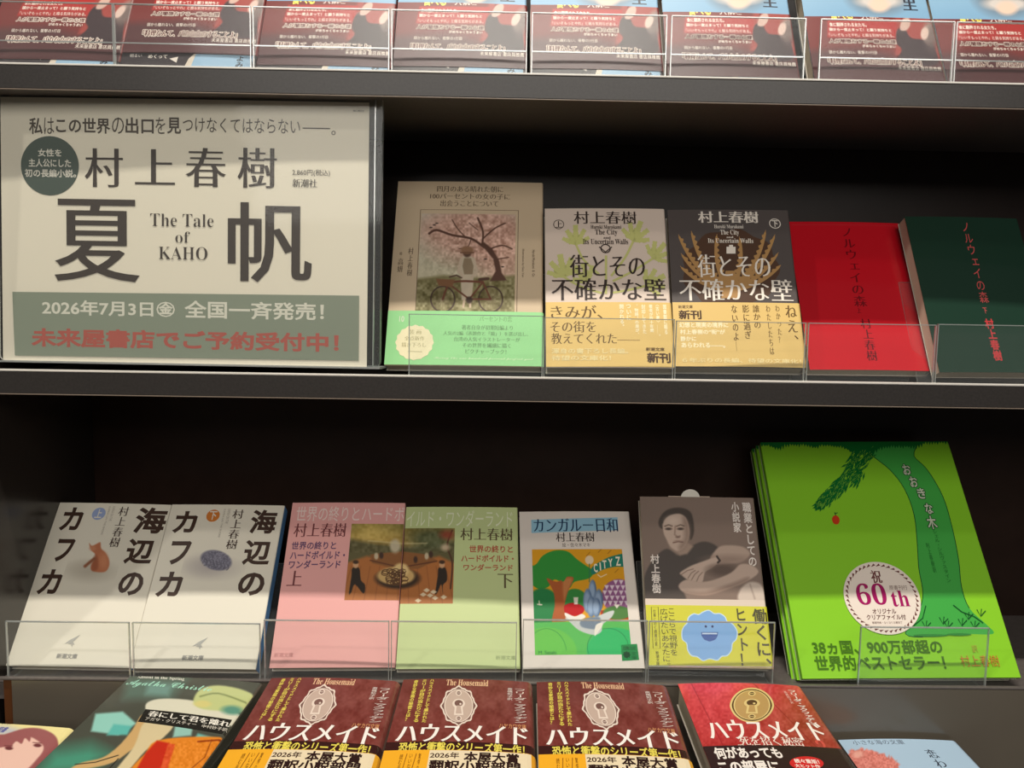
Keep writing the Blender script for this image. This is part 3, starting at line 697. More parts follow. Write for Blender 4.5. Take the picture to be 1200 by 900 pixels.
c.poly(smooth(Z([(60, 375), (130, 370), (165, 330), (215, 308), (270, 312), (310, 345), (345, 370), (378, 395), (362, 425), (300, 440), (280, 465), (255, 450), (215, 430), (190, 460), (150, 470), (110, 440)]), 5), (58, 148, 64), .5)
c.ell(*Z([(165, 560)])[0], 22, 26, (48, 132, 76), .05); c.ell(*Z([(300, 520)])[0], 15, 14, (62, 140, 70), .05)
c.poly(smooth(Z([(182, 425), (225, 440), (262, 420), (296, 425), (272, 480), (258, 540), (262, 610), (205, 615), (216, 540), (210, 480)]), 4), (176, 96, 54), .6); c.poly(smooth(Z([(255, 430), (290, 428), (268, 485), (256, 520), (250, 470)]), 4), (206, 142, 88), 1.5, .7)
c.poly(smooth(Z([(230, 400), (250, 380), (270, 405), (250, 440)]), 4), (58, 148, 64), .5)
c.poly(smooth(Z([(372, 380), (425, 345), (470, 328), (520, 322), (520, 372), (470, 376), (420, 388), (376, 410)]), 4), (46, 128, 110), .5)
c.ell(*Z([(362, 348)])[0], 5, 5.2, (234, 212, 176), .1); c.line(Z([(362, 365), (362, 440)]), 1, (58, 120, 90))
c.line(Z([(398, 410), (410, 420), (418, 416), (434, 408)]), .9, (240, 232, 214))
c.ell(*Z([(487, 500)])[0], 20, 20, (150, 96, 142), .04)
for i in range(6):
    for j in range(5):
        x, y = 428+i*23+(j % 2)*8, 440+j*22
        if (x-487)**2+(y-500)**2 < 66**2: c.poly(Z([(x-11, y-8), (x+9, y-8), (x-1, y+12)]), (232, 212, 226), .4)
c.poly(Z([(410, 560), (540, 558), (545, 596), (410, 600)]), (186, 44, 34), .6); c.ell(*Z([(480, 570)])[0], 17, 8, (84, 130, 70), .1); c.poly(Z([(465, 535), (492, 535), (478, 552)]), (240, 232, 220), .5)
c.poly(Z([(100, 612), (540, 600), (560, 780), (100, 780)]), (92, 190, 92), .8); c.ell(*Z([(180, 740)])[0], 36, 30, (108, 198, 84), .03); c.line(ring(*Z([(180, 745)])[0], 24, 30, 40), .6, (58, 150, 74)); c.ell(*Z([(470, 730)])[0], 33, 27, (52, 188, 108), .03); c.line(ring(*Z([(440, 715)])[0], 24, 22, 40), .6, (34, 132, 78))
c.poly(smooth(Z([(262, 590), (330, 600), (380, 590), (462, 560), (455, 590), (418, 620), (412, 650), (380, 664), (320, 645), (280, 610)]), 4), (202, 206, 204), .6); c.poly(smooth(Z([(330, 600), (400, 588), (410, 615), (395, 640), (330, 630)]), 4), (122, 138, 156), 1)
c.poly(smooth(Z([(255, 545), (280, 530), (312, 532), (342, 552), (322, 580), (268, 582)]), 4), (190, 28, 34), .5); c.poly(Z([(295, 505), (315, 505), (313, 535), (298, 535)]), (236, 226, 212), .5); c.poly(smooth(Z([(260, 570), (300, 586), (330, 575), (345, 590), (300, 606), (265, 590)]), 4), (236, 232, 224), .5)
for x, y, w, h in ((376, 478, 16, 46), (355, 520, 18, 50), (402, 520, 18, 48), (370, 545, 17, 44), (392, 548, 18, 40)): c.ell(*Z([(x, y)])[0], w/3.6, h/3.6, (84, 108, 142), .1); c.ell(*Z([(x-3, y)])[0], w/4.6, h/4.2, (150, 172, 200), .35)
c.poly(smooth(Z([(388, 625), (412, 612), (418, 622), (400, 650), (384, 668)]), 4), (240, 234, 222), .5); c.line(Z([(150, 520), (152, 536), (162, 536)]), 1, (236, 226, 206)); c.line(Z([(144, 534), (160, 536)]), 1.2, (236, 226, 206))
for ch, b in zip('CITYZ', ((379, 363, 398, 400), (404, 358, 412, 392), (416, 349, 436, 384), (440, 342, 462, 376), (471, 333, 495, 372))): p.text(ch, (590+b[0]/3.6, 560+b[1]/3.6, 590+b[2]/3.6, 560+b[3]/3.6), (236, 230, 206), 'gx')
p.text('M. Sasaki', (631, 762.6, 652, 767), (42, 120, 70))
p.poly([(727.5, 756), (746.5, 754.6), (749, 773.4), (729, 774.8)], (34, 138, 74)); p.text('講談', (730, 757.5, 745.5, 762), (16, 70, 40)); p.text('文庫', (739.5, 764, 746.5, 773), (16, 70, 40), 'g', True); p.disc(734.5, 767.5, 4.2, (16, 70, 40), 32, .25, 8)
book('paperback', 'white paperback with a blue title box and a bright park scene with a tree', 'book', kg, (226, 217, 208), p, .0125, rr=.0018)

# ---- portrait paperback with yellow band
nv = Pose(.1834, .6686, -.3054, 58.8, -2.3, .6, 105.7, 151.6)
p = Print(nv); a = nv.rect(756, 583, 899, 701.8)
c = Canvas(p, rect=(-nv.W/2, a[1], nv.W/2, nv.H), res=1.8); c.fill((132, 112, 100)); c.ell(720, 600, 60, 60, (122, 104, 92), .9, .6)
SK = (196, 172, 156)
c.poly(smooth(Z([(585, 480), (600, 400), (640, 335), (690, 300), (745, 330), (800, 285), (850, 270), (900, 290), (915, 330), (880, 380), (800, 420), (760, 470), (760, 530), (580, 530)]), 4), (74, 64, 58), 1.2)
c.poly(Z([(690, 270), (770, 270), (800, 290), (775, 322), (745, 326), (705, 300)]), (164, 140, 124), 1.5)
c.poly(smooth(Z([(657, 205), (655, 180), (672, 150), (700, 132), (745, 127), (785, 142), (800, 180), (802, 235), (786, 262), (770, 200), (676, 190), (672, 215)]), 4), (66, 54, 46), 1)
c.poly(smooth(Z([(672, 205), (678, 180), (700, 160), (740, 152), (768, 168), (782, 205), (784, 240), (772, 278), (752, 303), (730, 308), (706, 292), (688, 262), (676, 235)]), 4), SK, .9)
c.poly(smooth(Z([(755, 170), (778, 190), (786, 240), (772, 280), (748, 305), (740, 290), (762, 250)]), 4), (140, 116, 102), 3.2, .8); c.ell(*Z([(715, 180)])[0], 8, 5, (222, 200, 184), .7, .7)
for x in (696, 746): c.ell(*Z([(x, 216)])[0], 3.6, 1.5, (70, 54, 46), .5); c.line(Z([(x-16, 205), (x, 199), (x+15, 204)]), 1.2, (96, 76, 64), .7)
c.line(Z([(724, 205), (722, 240), (734, 250), (744, 246)]), 1.2, (140, 114, 100), 1); c.ell(*Z([(735, 251)])[0], 2.6, 1.2, (120, 94, 82), .6, .8); c.line(Z([(716, 274), (736, 270), (756, 272)]), 1.3, (112, 80, 70), .6); c.ell(*Z([(736, 266)])[0], 4, 1, (150, 122, 108), .7, .7)
c.poly(smooth(Z([(870, 345), (905, 295), (950, 285), (1010, 292), (1040, 320), (1010, 352), (960, 362), (900, 365)]), 4), (188, 164, 148), 1.2); c.ell(*Z([(950, 345)])[0], 24, 5, (146, 122, 108), .7, .7)
c.poly(smooth(Z([(745, 400), (790, 372), (850, 350), (900, 335), (912, 352), (880, 382), (850, 400), (838, 440), (812, 440), (775, 430), (752, 412)]), 4), (200, 176, 160), .9)
for q in ([(748, 410), (775, 392), (800, 385)], [(790, 436), (806, 408), (822, 395)], [(812, 442), (824, 415), (838, 400)], [(778, 424), (792, 402), (808, 392)]): c.line(Z(q), .9, (128, 104, 92), .6)
c.line(Z([(900, 332), (912, 350), (904, 358)]), 2.4, (62, 48, 42)); c.ell(*Z([(925, 390)])[0], 17, 7, (84, 66, 56), .5, .8)
c.poly(smooth(Z([(738, 455), (770, 430), (830, 440), (890, 430), (960, 400), (1000, 365), (1050, 370), (1075, 400), (1020, 440), (930, 475), (860, 495), (800, 492), (755, 480)]), 4), SK, 1); c.poly(smooth(Z([(760, 478), (850, 480), (950, 450), (1030, 420), (1020, 440), (930, 475), (860, 497), (800, 494)]), 4), (142, 118, 104), 2.4, .8)
c.poly(smooth(Z([(1000, 470), (1040, 440), (1085, 450), (1110, 500), (1108, 520), (995, 520)]), 4), (206, 190, 176), 1.5); c.line(Z([(1040, 450), (1060, 510)]), 1.2, (150, 130, 118), 1.2, .8)
p.text('職業としての', (869, 588, 887.6, 663), (238, 228, 220), 'gb', True); p.text('小説家', (856, 588.4, 869, 624), (238, 228, 220), 'gb', True); p.text('村上春樹', (761.7, 649.5, 775, 695), (238, 228, 220), 'gb', True)
rt = book('paperback', 'brown portrait paperback of a man with folded arms, above a yellow band', 'book', nv, (222, 206, 190), p, .0125, spine=(150, 132, 120), inset=.0008)
q = Print(nv, 1)
q.poly(smooth([(590+x/3.6, 560+y/3.6) for x, y in ((772, 612), (778, 588), (800, 573), (822, 576), (838, 566), (865, 558), (888, 572), (912, 572), (934, 586), (944, 606), (966, 616), (986, 648), (982, 682), (966, 700), (962, 728), (944, 752), (920, 756), (902, 772), (868, 766), (840, 774), (816, 758), (790, 752), (774, 728), (770, 700), (752, 682), (750, 648), (760, 626))], 4), (196, 222, 240))
q.poly(smooth([(590+x/3.6, 560+y/3.6) for x, y in ((776, 614), (782, 591), (802, 577), (822, 580), (840, 570), (865, 562), (887, 576), (911, 576), (931, 589), (941, 609), (963, 619), (982, 649), (978, 681), (962, 699), (958, 727), (941, 748), (918, 752), (900, 768), (868, 762), (841, 770), (818, 754), (793, 748), (778, 726), (774, 699), (756, 681), (754, 649), (763, 628))], 4), (124, 172, 226))
for x in (852, 880): q.disc(590+x/3.6, 560+628/3.6, 1.6, (40, 60, 110))
q.poly([(590+x/3.6, 560+y/3.6) for x, y in ((832, 652), (904, 652), (902, 668), (892, 684), (868, 692), (846, 684), (834, 668))], (58, 92, 164)); q.poly([(590+x/3.6, 560+y/3.6) for x, y in ((836, 655), (900, 655), (899, 661), (837, 661))], (196, 216, 240))
DK = (74, 70, 34)
q.text('働くに、', (880, 713, 905, 778), DK, 'gb', True); q.text('ヒント！', (861, 713, 879.6, 780), DK, 'gb', True)
q.text('ここらで視野を', (781.6, 713, 794.4, 768), DK, 'g', True); q.text('広げたいあなたに。', (772.6, 713, 786, 779), DK, 'g', True)
q.line([(763, 711.6), (771, 711.6), (773.4, 760), (765.2, 760)], .7, DK, closed=True); q.text('仕事に効く読書の夏', (764.8, 714, 770.6, 757), (110, 104, 50), 'g', True); q.text('新潮文庫', (768, 763, 772.8, 780), DK, 'g', True)
hy = nv.uv(829, 710)[1]
sheet('paper_band', nv, rt, (208, 206, 56), q, .0006, hy, .0128, .0007)
tb = [nv.uv(x, y) for x, y in [(809.5+11*math.cos(R(a)), 582-9.6*math.sin(R(a))) for a in range(0, 181, 15)]]
n_ = len(tb); V = [(u, v, z) for z in (-.0030, -.0026) for u, v in tb]
link_mesh('bookmark_tab', V, [tuple(range(n_))[::-1], tuple(range(n_, 2*n_))]+[(i, (i+1) % n_, n_+(i+1) % n_, n_+i) for i in range(n_)], [ink((232, 226, 214))], None, rt)
a = nv.uv(784, 580); b_ = nv.uv(833, 585)
box('paper_slip', (a[0], b_[0], nv.H-.02, nv.H+.0022, -.0042, -.0038), ink((206, 184, 164)), rt)

# ---- large green picture book
tr = Pose(.3527, .6613, -.3090, 53.7, -1.5, 1.5, 185.5, 223.3)
p = Print(tr, 2); TK = (70, 172, 74); LF = (16, 112, 46); OL = (18, 84, 40)
Q = lambda L: [(870+x/2.727, 490+y/2.727) for x, y in L]
TRK = Q(smooth([(405, 112), (470, 165), (518, 228), (548, 310), (558, 400), (563, 480), (576, 560), (562, 620), (520, 690), (600, 700), (700, 690), (800, 690), (780, 660), (725, 608), (700, 540), (690, 450), (670, 350), (640, 250), (590, 165), (548, 122), (545, 78), (400, 80)], 4))
p.poly(TRK, TK); p.line(TRK[:36], 1.1, OL); p.line(TRK[52:80], 1.1, OL)
rg = np.random.RandomState(4); low = []; xx = 50
xk = [50, 85, 118, 135, 200, 235, 250, 320, 350, 410, 440, 480, 555, 580, 668]; yk = [84, 88, 100, 86, 86, 95, 86, 92, 112, 112, 96, 90, 92, 80, 76]
while xx < 668:
    y = np.interp(xx, xk, yk); low += [(xx, y-3+rg.uniform(-2, 2)), (xx+4, y+6+rg.uniform(-3, 3))]; xx += 8.5
LFQ = []
for k in range(len(low)-1): (xa, ya), (xb, yb) = low[k], low[k+1]; LFQ.append(Q([(xa, 62), (xb, 62), (xb, yb), (xa, ya)]))
p.dots(LFQ, LF)
lv = []
ctr = smooth([(400, 100), (372, 135), (355, 180), (325, 210), (290, 235), (262, 262), (252, 272)], 8, False)
for i, (x, y) in enumerate(ctr):
    wd_ = 30*(1-i/len(ctr))**.6+5
    for k in range(7):
        a = 2.2+rg.uniform(-.5, .5); ox, oy = rg.uniform(-wd_, wd_), rg.uniform(-wd_*.5, wd_*.5); L = 27
        lv.append(Q([(x+ox, y+oy), (x+ox+L*.5*math.cos(a)-3.4*math.sin(a), y+oy+L*.5*math.sin(a)+3.4*math.cos(a)), (x+ox+L*math.cos(a), y+oy+L*math.sin(a)), (x+ox+L*.5*math.cos(a)+3.4*math.sin(a), y+oy+L*.5*math.sin(a)-3.4*math.cos(a))]))
p.dots(lv, LF)
p.dots([[(q_[0][0]*.3+q_[2][0]*.7+.25, q_[0][1]*.3+q_[2][1]*.7), (q_[0][0]*.7+q_[2][0]*.3+.5, q_[0][1]*.7+q_[2][1]*.3), (q_[0][0]*.7+q_[2][0]*.3-.2, q_[0][1]*.7+q_[2][1]*.3)] for q_ in lv[::2]], (120, 186, 60))
p.dots([Q(ring(298, 326, 12, 15, 20, -.3))], (206, 62, 30)); p.line(Q([(298, 312), (294, 302)]), 1.3, OL); p.line(Q([(294, 306), (304, 303)]), 1.2, OL)
for ch, (x, y) in zip('おおきな木', ((524, 165), (546, 204), (571, 241), (595, 290), (604, 334))):
    w = 21 if ch == '木' else 17; b_ = Q([(x-w, y-w), (x+w, y+w)]); p.text(ch, (*b_[0], *b_[1]), (206, 214, 190), 'gb', outline=((30, 96, 44), 1.1))
p.text('シェル・シルヴァスタイン', (1094, 621, 1112.5, 682), (44, 128, 54), 'g', True); p.text('村上春樹訳', (1084, 636, 1097.5, 671), (44, 128, 54), 'g', True)
p.line(Q([(585, 600), (575, 640), (545, 665)]), 1.2, OL)
for x, y in ((585, 668), (640, 655), (655, 668), (720, 640), (700, 660), (760, 630), (740, 668)): p.line(Q([(x-12, y-18), (x, y+4), (x+3, y-20)]), 1.1, OL); p.line(Q([(x, y+4), (x+16, y-14)]), 1.1, OL)
p.line(Q([(672, 598), (700, 620), (740, 635), (768, 655)]), 1.2, OL)
p.dots([Q(ring(600, 695, 55, 4, 20)), Q(ring(690, 692, 40, 4, 20))], (52, 140, 60))
D2 = (70, 116, 24)
p.text('38ヵ国、900万部超の', (949.6, 749.6, 1105, 767.2), D2, 'gb'); p.text('世界的ベストセラー！', (952.5, 767.6, 1109, 786.6), D2, 'gb'); p.text('村上春樹', (1123, 768, 1172, 781.6), (196, 128, 56), 'g'); p.text('訳', (1137, 756, 1146, 765), (176, 152, 60), 'g')
def el(rx, ry, t): th = .12; x, y = rx*math.cos(t), ry*math.sin(t); return (445+x*math.cos(th)-y*math.sin(th)+y*.18, 577+x*math.sin(th)+y*math.cos(th))
p.poly(Q([el(124, 116, t) for t in np.arange(64)*math.pi/32]), (240, 226, 214))
ds = []
for k in range(44):
    t = k*2*math.pi/44; a, b_ = el(108, 101, t), el(119, 111, t+.10); c_ = el(112, 105, t+.14); ds.append(Q([a, b_, c_]))
p.dots(ds, (112, 66, 60))
p.text('祝', (1018, 668.8, 1034, 683.8), (112, 60, 60), 'mb'); PU = (166, 24, 98)
p.text(serif('60'), (1000, 684, 1040.5, 709.4), PU); p.text(serif('th'), (1041.5, 692.5, 1066.5, 711.5), PU); p.text('原書刊行', (1040.6, 686.4, 1063, 691.8), (120, 90, 84))
p.text('オリジナル', (1021, 713.8, 1050, 720), (104, 66, 60), 'gb'); p.text('クリアファイル付', (1014, 720.4, 1061.4, 727), (104, 66, 60), 'gb'); p.text('書籍特典・なくなり次第終了', (1021, 728.6, 1057, 731.6), (130, 104, 96))
rt = book('picture_book', 'large bright green picture book with a curved tree trunk and red apple', 'book', tr, (140, 206, 46), p, .0075, 'copies of the green picture book', 2, .0005, .001, spine=(120, 190, 50), inset=.0003, pmat=ink((96, 158, 44), 2))
nrm = Vector(tr.n)
for k, (dx, lab) in enumerate(((-.0022, 'green picture book directly behind the front copy, only its left edge showing'), (-.0042, 'rearmost green picture book of the stack, only its left edge showing'))):
    m = tr.matrix(); off = nrm*(-.0079*(k+1)); a = Vector(tr.a)*dx
    m.translation = m.translation+off+a+Vector(tr.b)*.0005*(k+1)
    dup(rt, lab, mat=m)

# ---- stands on the middle and lower shelves
GS = 'clear acrylic book stands'
def lipx(x0, x1, y): 
    r = []
    for x in (x0, x1):
        d = CF+CR*(x-600)/FPX+CU*(450-y)/FPX; P = d*((Y0+.0042)/d[1]); r.append((P[0], P[2]))
    return r[0][0], r[1][0], (r[0][1]+r[1][1])/2
for lab, x0, x1, y, ps, t, zs, glint_z in (
    ('clear acrylic stand holding the cherry tree picture book', 479, 637, 369, g, .0125, ZSM, None),
    ('clear acrylic stand holding the white coral paperback', 638, 791, 373, c1, .0152, ZSM, None),
    ('clear acrylic stand holding the dark coral paperback', 792.5, 945.5, 377, c2, .0152, ZSM, None),
    ('clear acrylic stand holding the red paperback', 947.5, 1098, 379.5, rd, .0118, ZSM, None),
    ('clear acrylic stand holding the dark green paperback', 1099.5, 1250, 381, dg_, .013, ZSM, None),
    ('clear acrylic stand holding the white cat paperback', 6, 151, 729, k1, .0113, ZSL, None),
    ('clear acrylic stand holding the white stone paperback', 154.5, 304.5, 730.5, k2, .0133, ZSL, None),
    ('clear acrylic stand holding the pink paperback', 309, 456, 727.5, pk, .0113, ZSL, None),
    ('clear acrylic stand holding the pale green paperback', 458, 606, 729, lg, .0113, ZSL, None),
    ('clear acrylic stand holding the park scene paperback', 613, 759.5, 727, kg, .0128, ZSL, None),
    ('clear acrylic stand holding the portrait paperback', 761, 909, 729, nv, .0130, ZSL, .0185),
    ('clear acrylic stand holding the large green picture book', 1009, 1160, 735.5, tr, .0237, ZSL, None)):
    a, b_, zt = lipx(x0, x1, y); stand(lab, a, b_, zt, zs, ps, t, GS, glint_z=glint_z)

# ---- top shelf: one title, eight copies
def xat(x, y=85):
    d = CF+CR*(x-600)/FPX+CU*(450-y)/FPX; return d[0]*(.6645/d[1])
tp = Pose((xat(957.5)+xat(1107.5))/2, .6645, .1800, 63, 0, 0, 105, 150)
p = Print(tp, 0)
a = tp.rect(958, 40, 1106, 88)
c = Canvas(p, rect=(-tp.W/2, .066, tp.W/2, tp.H), res=1.0); c.grad((176, 206, 224), (126, 166, 196), -90, 14); c.ell(1030, -10, 36, 26, (110, 120, 132), .3); c.ell(1030, 2, 26, 8, (204, 196, 190), .3); c.ell(1030, 7, 12, 8, (226, 196, 176), .3)
p.text('空腹の里', (1040, -70, 1076, 12), (46, 50, 62), 'mb', True); p.text('よみ', (1085, -20, 1103, 10), (46, 50, 62), 'm', True)
lo = -tp.W/2
p.add([(lo, 0), (-lo, 0), (-lo, .03), (lo, .03)], [(0, 1, 2, 3)], (58, 50, 54))
p.add([(-.002, 0), (.050, 0), (.050, .0135), (.004, .0135), (.0005, .009)], [(0, 1, 2, 3, 4)], (150, 182, 208)); p.add([(-.0145, .0085), (-.008, .0105), (-.0085, .0045)], [(0, 1, 2)], (226, 214, 204))
p.add([(-.002, 0), (.0005, .009), (.004, .0135), (.0055, .0135), (.003, 0)], [(0, 1, 2, 3, 4)], (214, 200, 184))
for t_, r_, cl, vt in (('めくって', (-.0315, .0085, -.0165, .0125), (226, 214, 204), False), ('明るい', (-.046, .0095, -.0365, .0128), (206, 196, 190), False), ('よみ', (.0375, .0015, .0435, .0128), (46, 50, 62), True)):
    V, F = vert_string(t_, 'gb') if vt else glyph_st(t_, 'gb'); lo_, hi_ = V.min(0), V.max(0)
    p.add((V-lo_)/(hi_-lo_)*np.array([r_[2]-r_[0], r_[3]-r_[1]])+np.array(r_[:2]), F, cl)
tops = book('paperback', 'x', 'book', tp, (150, 184, 206), p, .0125, 'paperbacks on the top shelf', 0, spine=(120, 60, 54), inset=.0008)
q = Print(tp, 0)
c = Canvas(q, rect=(-tp.W/2, .0004, tp.W/2, .0665), res=1.3); c.fill((112, 44, 42))
c.poly([(940, 60), (1010, 58), (1060, 70), (1120, 74), (1120, 110), (940, 110)], (82, 48, 50), 5); c.poly([(1048, 13), (1120, 13), (1120, 72), (1048, 66)], (150, 62, 56), 2)
for x in (1056, 1064, 1090, 1098): c.line([(x, 14), (x, 26+(x % 7)*2)], 1.4, (96, 22, 24), .8)
c.poly([(940, 0), (1120, 0), (1120, 19), (940, 14)], (132, 36, 37), 1)
c.poly([(969, 25), (1050, 26), (1050, 46), (969, 45)], (164, 44, 42), .8)
c.poly(smooth([(1050, 38), (1058, 33), (1066, 45), (1078, 47), (1090, 48), (1096, 60), (1098, 76), (1070, 78), (1050, 74), (1056, 60), (1050, 52)], 4), (58, 42, 46), 1)
c.ell(1089, 40, 8.5, 13, (150, 132, 124), .3); c.ell(1092, 46, 7, 15, (96, 78, 76), .4, .7); c.ell(1083, 40, 4.6, 7.4, (206, 178, 166), .2, 1, .2); c.poly(smooth([(1054, 36), (1056, 25), (1064, 22), (1066, 30), (1061, 37)], 4), (196, 164, 152), .8)
YL = (240, 222, 96); TW = (240, 226, 214)
q.text('“食べる”', (967, 15, 1004, 25), YL, 'gx'); q.text('って怖い…', (1006.5, 17.4, 1034, 24.6), TW, 'gb'); q.text('角川ホラー文庫', (1072, 17.6, 1103, 22.4), TW, 'g')
for t, b, s_ in (('食に翻弄される女たち。', (970.7, 27.6, 1015, 33.2), 'gb'), ('頭から一度止まって！と願う気持ちと', (970.7, 33.8, 1044, 39.2), 'gb'), ('「いいぞもっとやれ」と煽る気持ちがある。', (970.7, 40, 1047, 45.6), 'g'), ('がめちゃくちゃうまい', (1009.5, 53.6, 1049, 58), 'gb'), ('頭から離れない、衝撃の1行目', (970.5, 60.2, 1027, 65.4), 'g'), ('未来屋書店 書店員推薦', (1051, 78.4, 1103, 84.4), 'g')): q.text(t, b, TW, s_)
q.text('人が闇堕ちする一瞬の心理', (970.4, 46.8, 1049.4, 53.4), (92, 36, 36), 'gb', outline=(TW, .7)); q.text('「料理なんて、バカな女のすることよ」', (969, 68.4, 1079.4, 78.6), (92, 36, 40), 'mb', outline=(TW, .8))
ob = sheet('paper_band', tp, tops, (112, 44, 42), q, .0004, .0665, .0128, .0006)
tops['label'] = 'pale blue paperback with dark red band, second from right on the top shelf'
spots = ((60, 'pale blue paperback with dark red band, leftmost on the top shelf', .0045), (219, 'top shelf paperback with dark red band and white scribbled arrow, second from left', .0135), (379, 'pale blue paperback with dark red band, third from left on the top shelf', .0040), (538.5, 'pale blue paperback with dark red band, fourth from left on the top shelf', .0055), (700, 'pale blue paperback with dark red band, fifth from left on the top shelf', .0060), (860.5, 'pale blue paperback with dark red band, third from right on the top shelf', .0015), (1189, 'pale blue paperback with dark red band at the right end of the top shelf', 0))
tl = []
for px_, lab, up_ in spots:
    m = tp.matrix(); m.translation.x = xat(px_); b = dup(tops, lab, mat=m); tl.append((px_, b))
    if up_:
        for ch in b.children:
            if ch.name.startswith('paper_band'): ch.location.y += up_
tl.append((1032.5, tops)); tl.sort(key=lambda t: t[0])
ordn = ('leftmost', 'second from left', 'third from left', 'fourth from left', 'fifth from left', 'third from right', 'second from right', 'rightmost')
st = None
for k, (px_, b) in enumerate(tl):
    lab = 'clear acrylic stand on the top shelf, %s of the eight' % ordn[k]
    if st is None:
        st = stand(lab, xat(px_)-.0525, xat(px_)+.0525, ZT+.0470, ZST, tp, .0130, 'acrylic stands on the top shelf', glint_z=.0235); stx, sx = st.location.x, xat(px_)
    else:
        s2 = dup(st, lab, mat=Matrix.Translation((stx+xat(px_)-sx, st.location.y, st.location.z)))

# ---- flat books in front
ZF = .0195
GF = 'maroon paperbacks lying in front'
h2 = Pose(-.0251, .4801, -.3131, 3.52, .01, -1.12, 104.8, 157)
def uvp(pose, base): return pose
p = Print(h2, 1); MA = (120, 58, 52); HY = (232, 214, 92)
c = Canvas(p, rect=(-h2.W/2, .02, h2.W/2, h2.H), res=1.2); c.fill(MA); c.speck(1., 9, 12, 1); c.speck(1., 2.4, 7, 2); c.ell(500, 800, 40, 20, (104, 46, 44), .8, .6)
p.text(serif('The Housemaid'), (522.7, 798.2, 572.6, 806.2), (232, 190, 150), 's')
for t, b in (('ハウスメイドとして雇われた', (494, 796.4, 509.6, 847)), ('ミリーが目の当たりにする', (484.4, 796.4, 501.8, 846.4)), ('奇妙な家庭の秘密とは？', (474.4, 796.8, 491, 844.6))): p.text(t, b, HY, 'gb', True)
PL = (196, 172, 158)
def plate(p, cx, cy, rx, ry, body, rim, dark, sk, plain=False):
    f = lambda L: [(cx+x*rx+sk*y*ry*.0, cy+y*ry) for x, y in L]
    out = []
    for i in range(60):
        t = 2*math.pi*i/60; s = 1 if plain else 1+.045*math.cos(8*t)+.03*math.cos(16*t); out.append((s*math.cos(t)*(1-.08*abs(math.sin(t))), s*math.sin(t)))
    p.poly(f(out), rim); p.poly(f([(x*.91, y*.92) for x, y in out]), dark); p.poly(f([(.86*x, .88*y) for x, y in ring(0, 0, .96, .97, 40)]), rim); p.poly(f(ring(0, 0, .77, .82, 40)), body)
    for y in (-.66, .66): p.poly(f(ring(0, y, .17, .14, 20)), rim); p.poly(f(ring(0, y, .11, .09, 20)), dark); p.poly(f([(-.09, y-.015), (.09, y-.015), (.09, y+.015), (-.09, y+.015)]), rim)
    p.poly(f(ring(0, -.1, .36, .25, 24)), rim); p.poly(f([(-.22, .0), (.22, .0), (.27, .5), (-.27, .5)]), rim); p.poly(f(ring(0, -.12, .24, .17, 24)), dark); p.poly(f([(-.11, 0), (.11, 0), (.17, .42), (-.17, .42)]), body); p.poly(f(ring(.1, -.08, .06, .05, 12)), rim)
plate(p, 537.5, 829.5, 20.5, 22.6, PL, (232, 214, 200), (120, 88, 80), 0)
p.text('フリーダ・マクファデン', (602, 807.6, 617.4, 847.6), (236, 222, 214), 'g', True); p.text('高橋知子訳', (594.4, 807.6, 600.6, 822), (236, 222, 214), 'g', True)
p.text('ハウスメイド', (463.5, 850, 620, 874), (246, 238, 230), 'mb'); p.text('ハヤカワ文庫', (585, 849.4, 616.6, 856), (226, 160, 110), 'g')
a = h2.rect(452, 870.6, 630, 887); lo = -h2.W/2
p.add([(lo, a[1]), (-lo, a[1]), (-lo, a[3]), (lo, a[3])], [(0, 1, 2, 3)], (58, 30, 28))
p.text('恐怖と衝撃のシリーズ第一作！', (466.4, 871.4, 615.4, 886), HY, 'gb')
def flat(label, pose, base, prn, t, **k):
    return book('paperback', label, 'book', pose, base, prn, t, k.pop('group', None), k.pop('gloss', 1), k.pop('bul', .0016), k.pop('rr', .006), **k)
hm = flat('maroon keyhole paperback with orange band, middle of the three identical ones', h2, MA, p, .0185, group=GF, spine=(150, 120, 110))
q = Print(h2, 1); hy = h2.uv(540, 882.6)[1]
a = h2.rect(498, 883, 625, 930); q.add([(a[0], .01), (a[2], .01), (a[2], hy-.0004), (a[0], hy-.0004)], [(0, 1, 2, 3)], (232, 214, 180))
q.text('2026年', (503.4, 884.6, 538.6, 892.4), (64, 40, 34), 'gb'); q.text('本屋大賞', (543, 884, 609, 897.4), (48, 30, 28), 'gx'); q.text('翻訳小説部門', (501.6, 893.6, 610.4, 908.4), (48, 30, 28), 'gx')
for t, b in (('驚愕の', (487, 886, 494, 906)), ('いいなり', (475, 886, 484, 910)), ('読む手が', (463, 886, 473, 912))): q.text(t, b, (120, 76, 24), 'g', True)
for x in (486, 475): q.line([(x+2, 886), (x-6, 912)], .8, (150, 96, 30))
sheet('paper_band', h2, hm, (240, 172, 44), q, .0006, hy, .0190, .0007, .0016, .006)
h1 = Pose(-.1330, .4795, -.3135, 3.75, -.01, -1.64, 104.8, 157); h3 = Pose(.0806, .4693, -.3090, 3.42, -.64, -1.07, 105.2, 157)
dup(hm, 'maroon keyhole paperback with orange band, beside the photo cover with legs', h1)
dup(hm, 'maroon keyhole paperback with orange band, left of the bright red keyhole one', h3)
hr = Pose(.2000, .4870, -.3170, 3.32, 1.44, -1.9, 102.8, 157)
p = Print(hr, 1); c = Canvas(p, rect=(-hr.W/2, .02, hr.W/2, hr.H), res=1.2); c.grad((216, 66, 76), (176, 54, 52), 800, 880); c.ell(960, 850, 60, 40, (150, 74, 56), .8, .7); c.speck(1., 2.2, 12, 3); c.speck(1., 10, 12, 4)
c.line([(808, 798), (850, 880)], .9, (150, 34, 40)); c.line([(880, 800), (980, 900)], .9, (140, 40, 40))
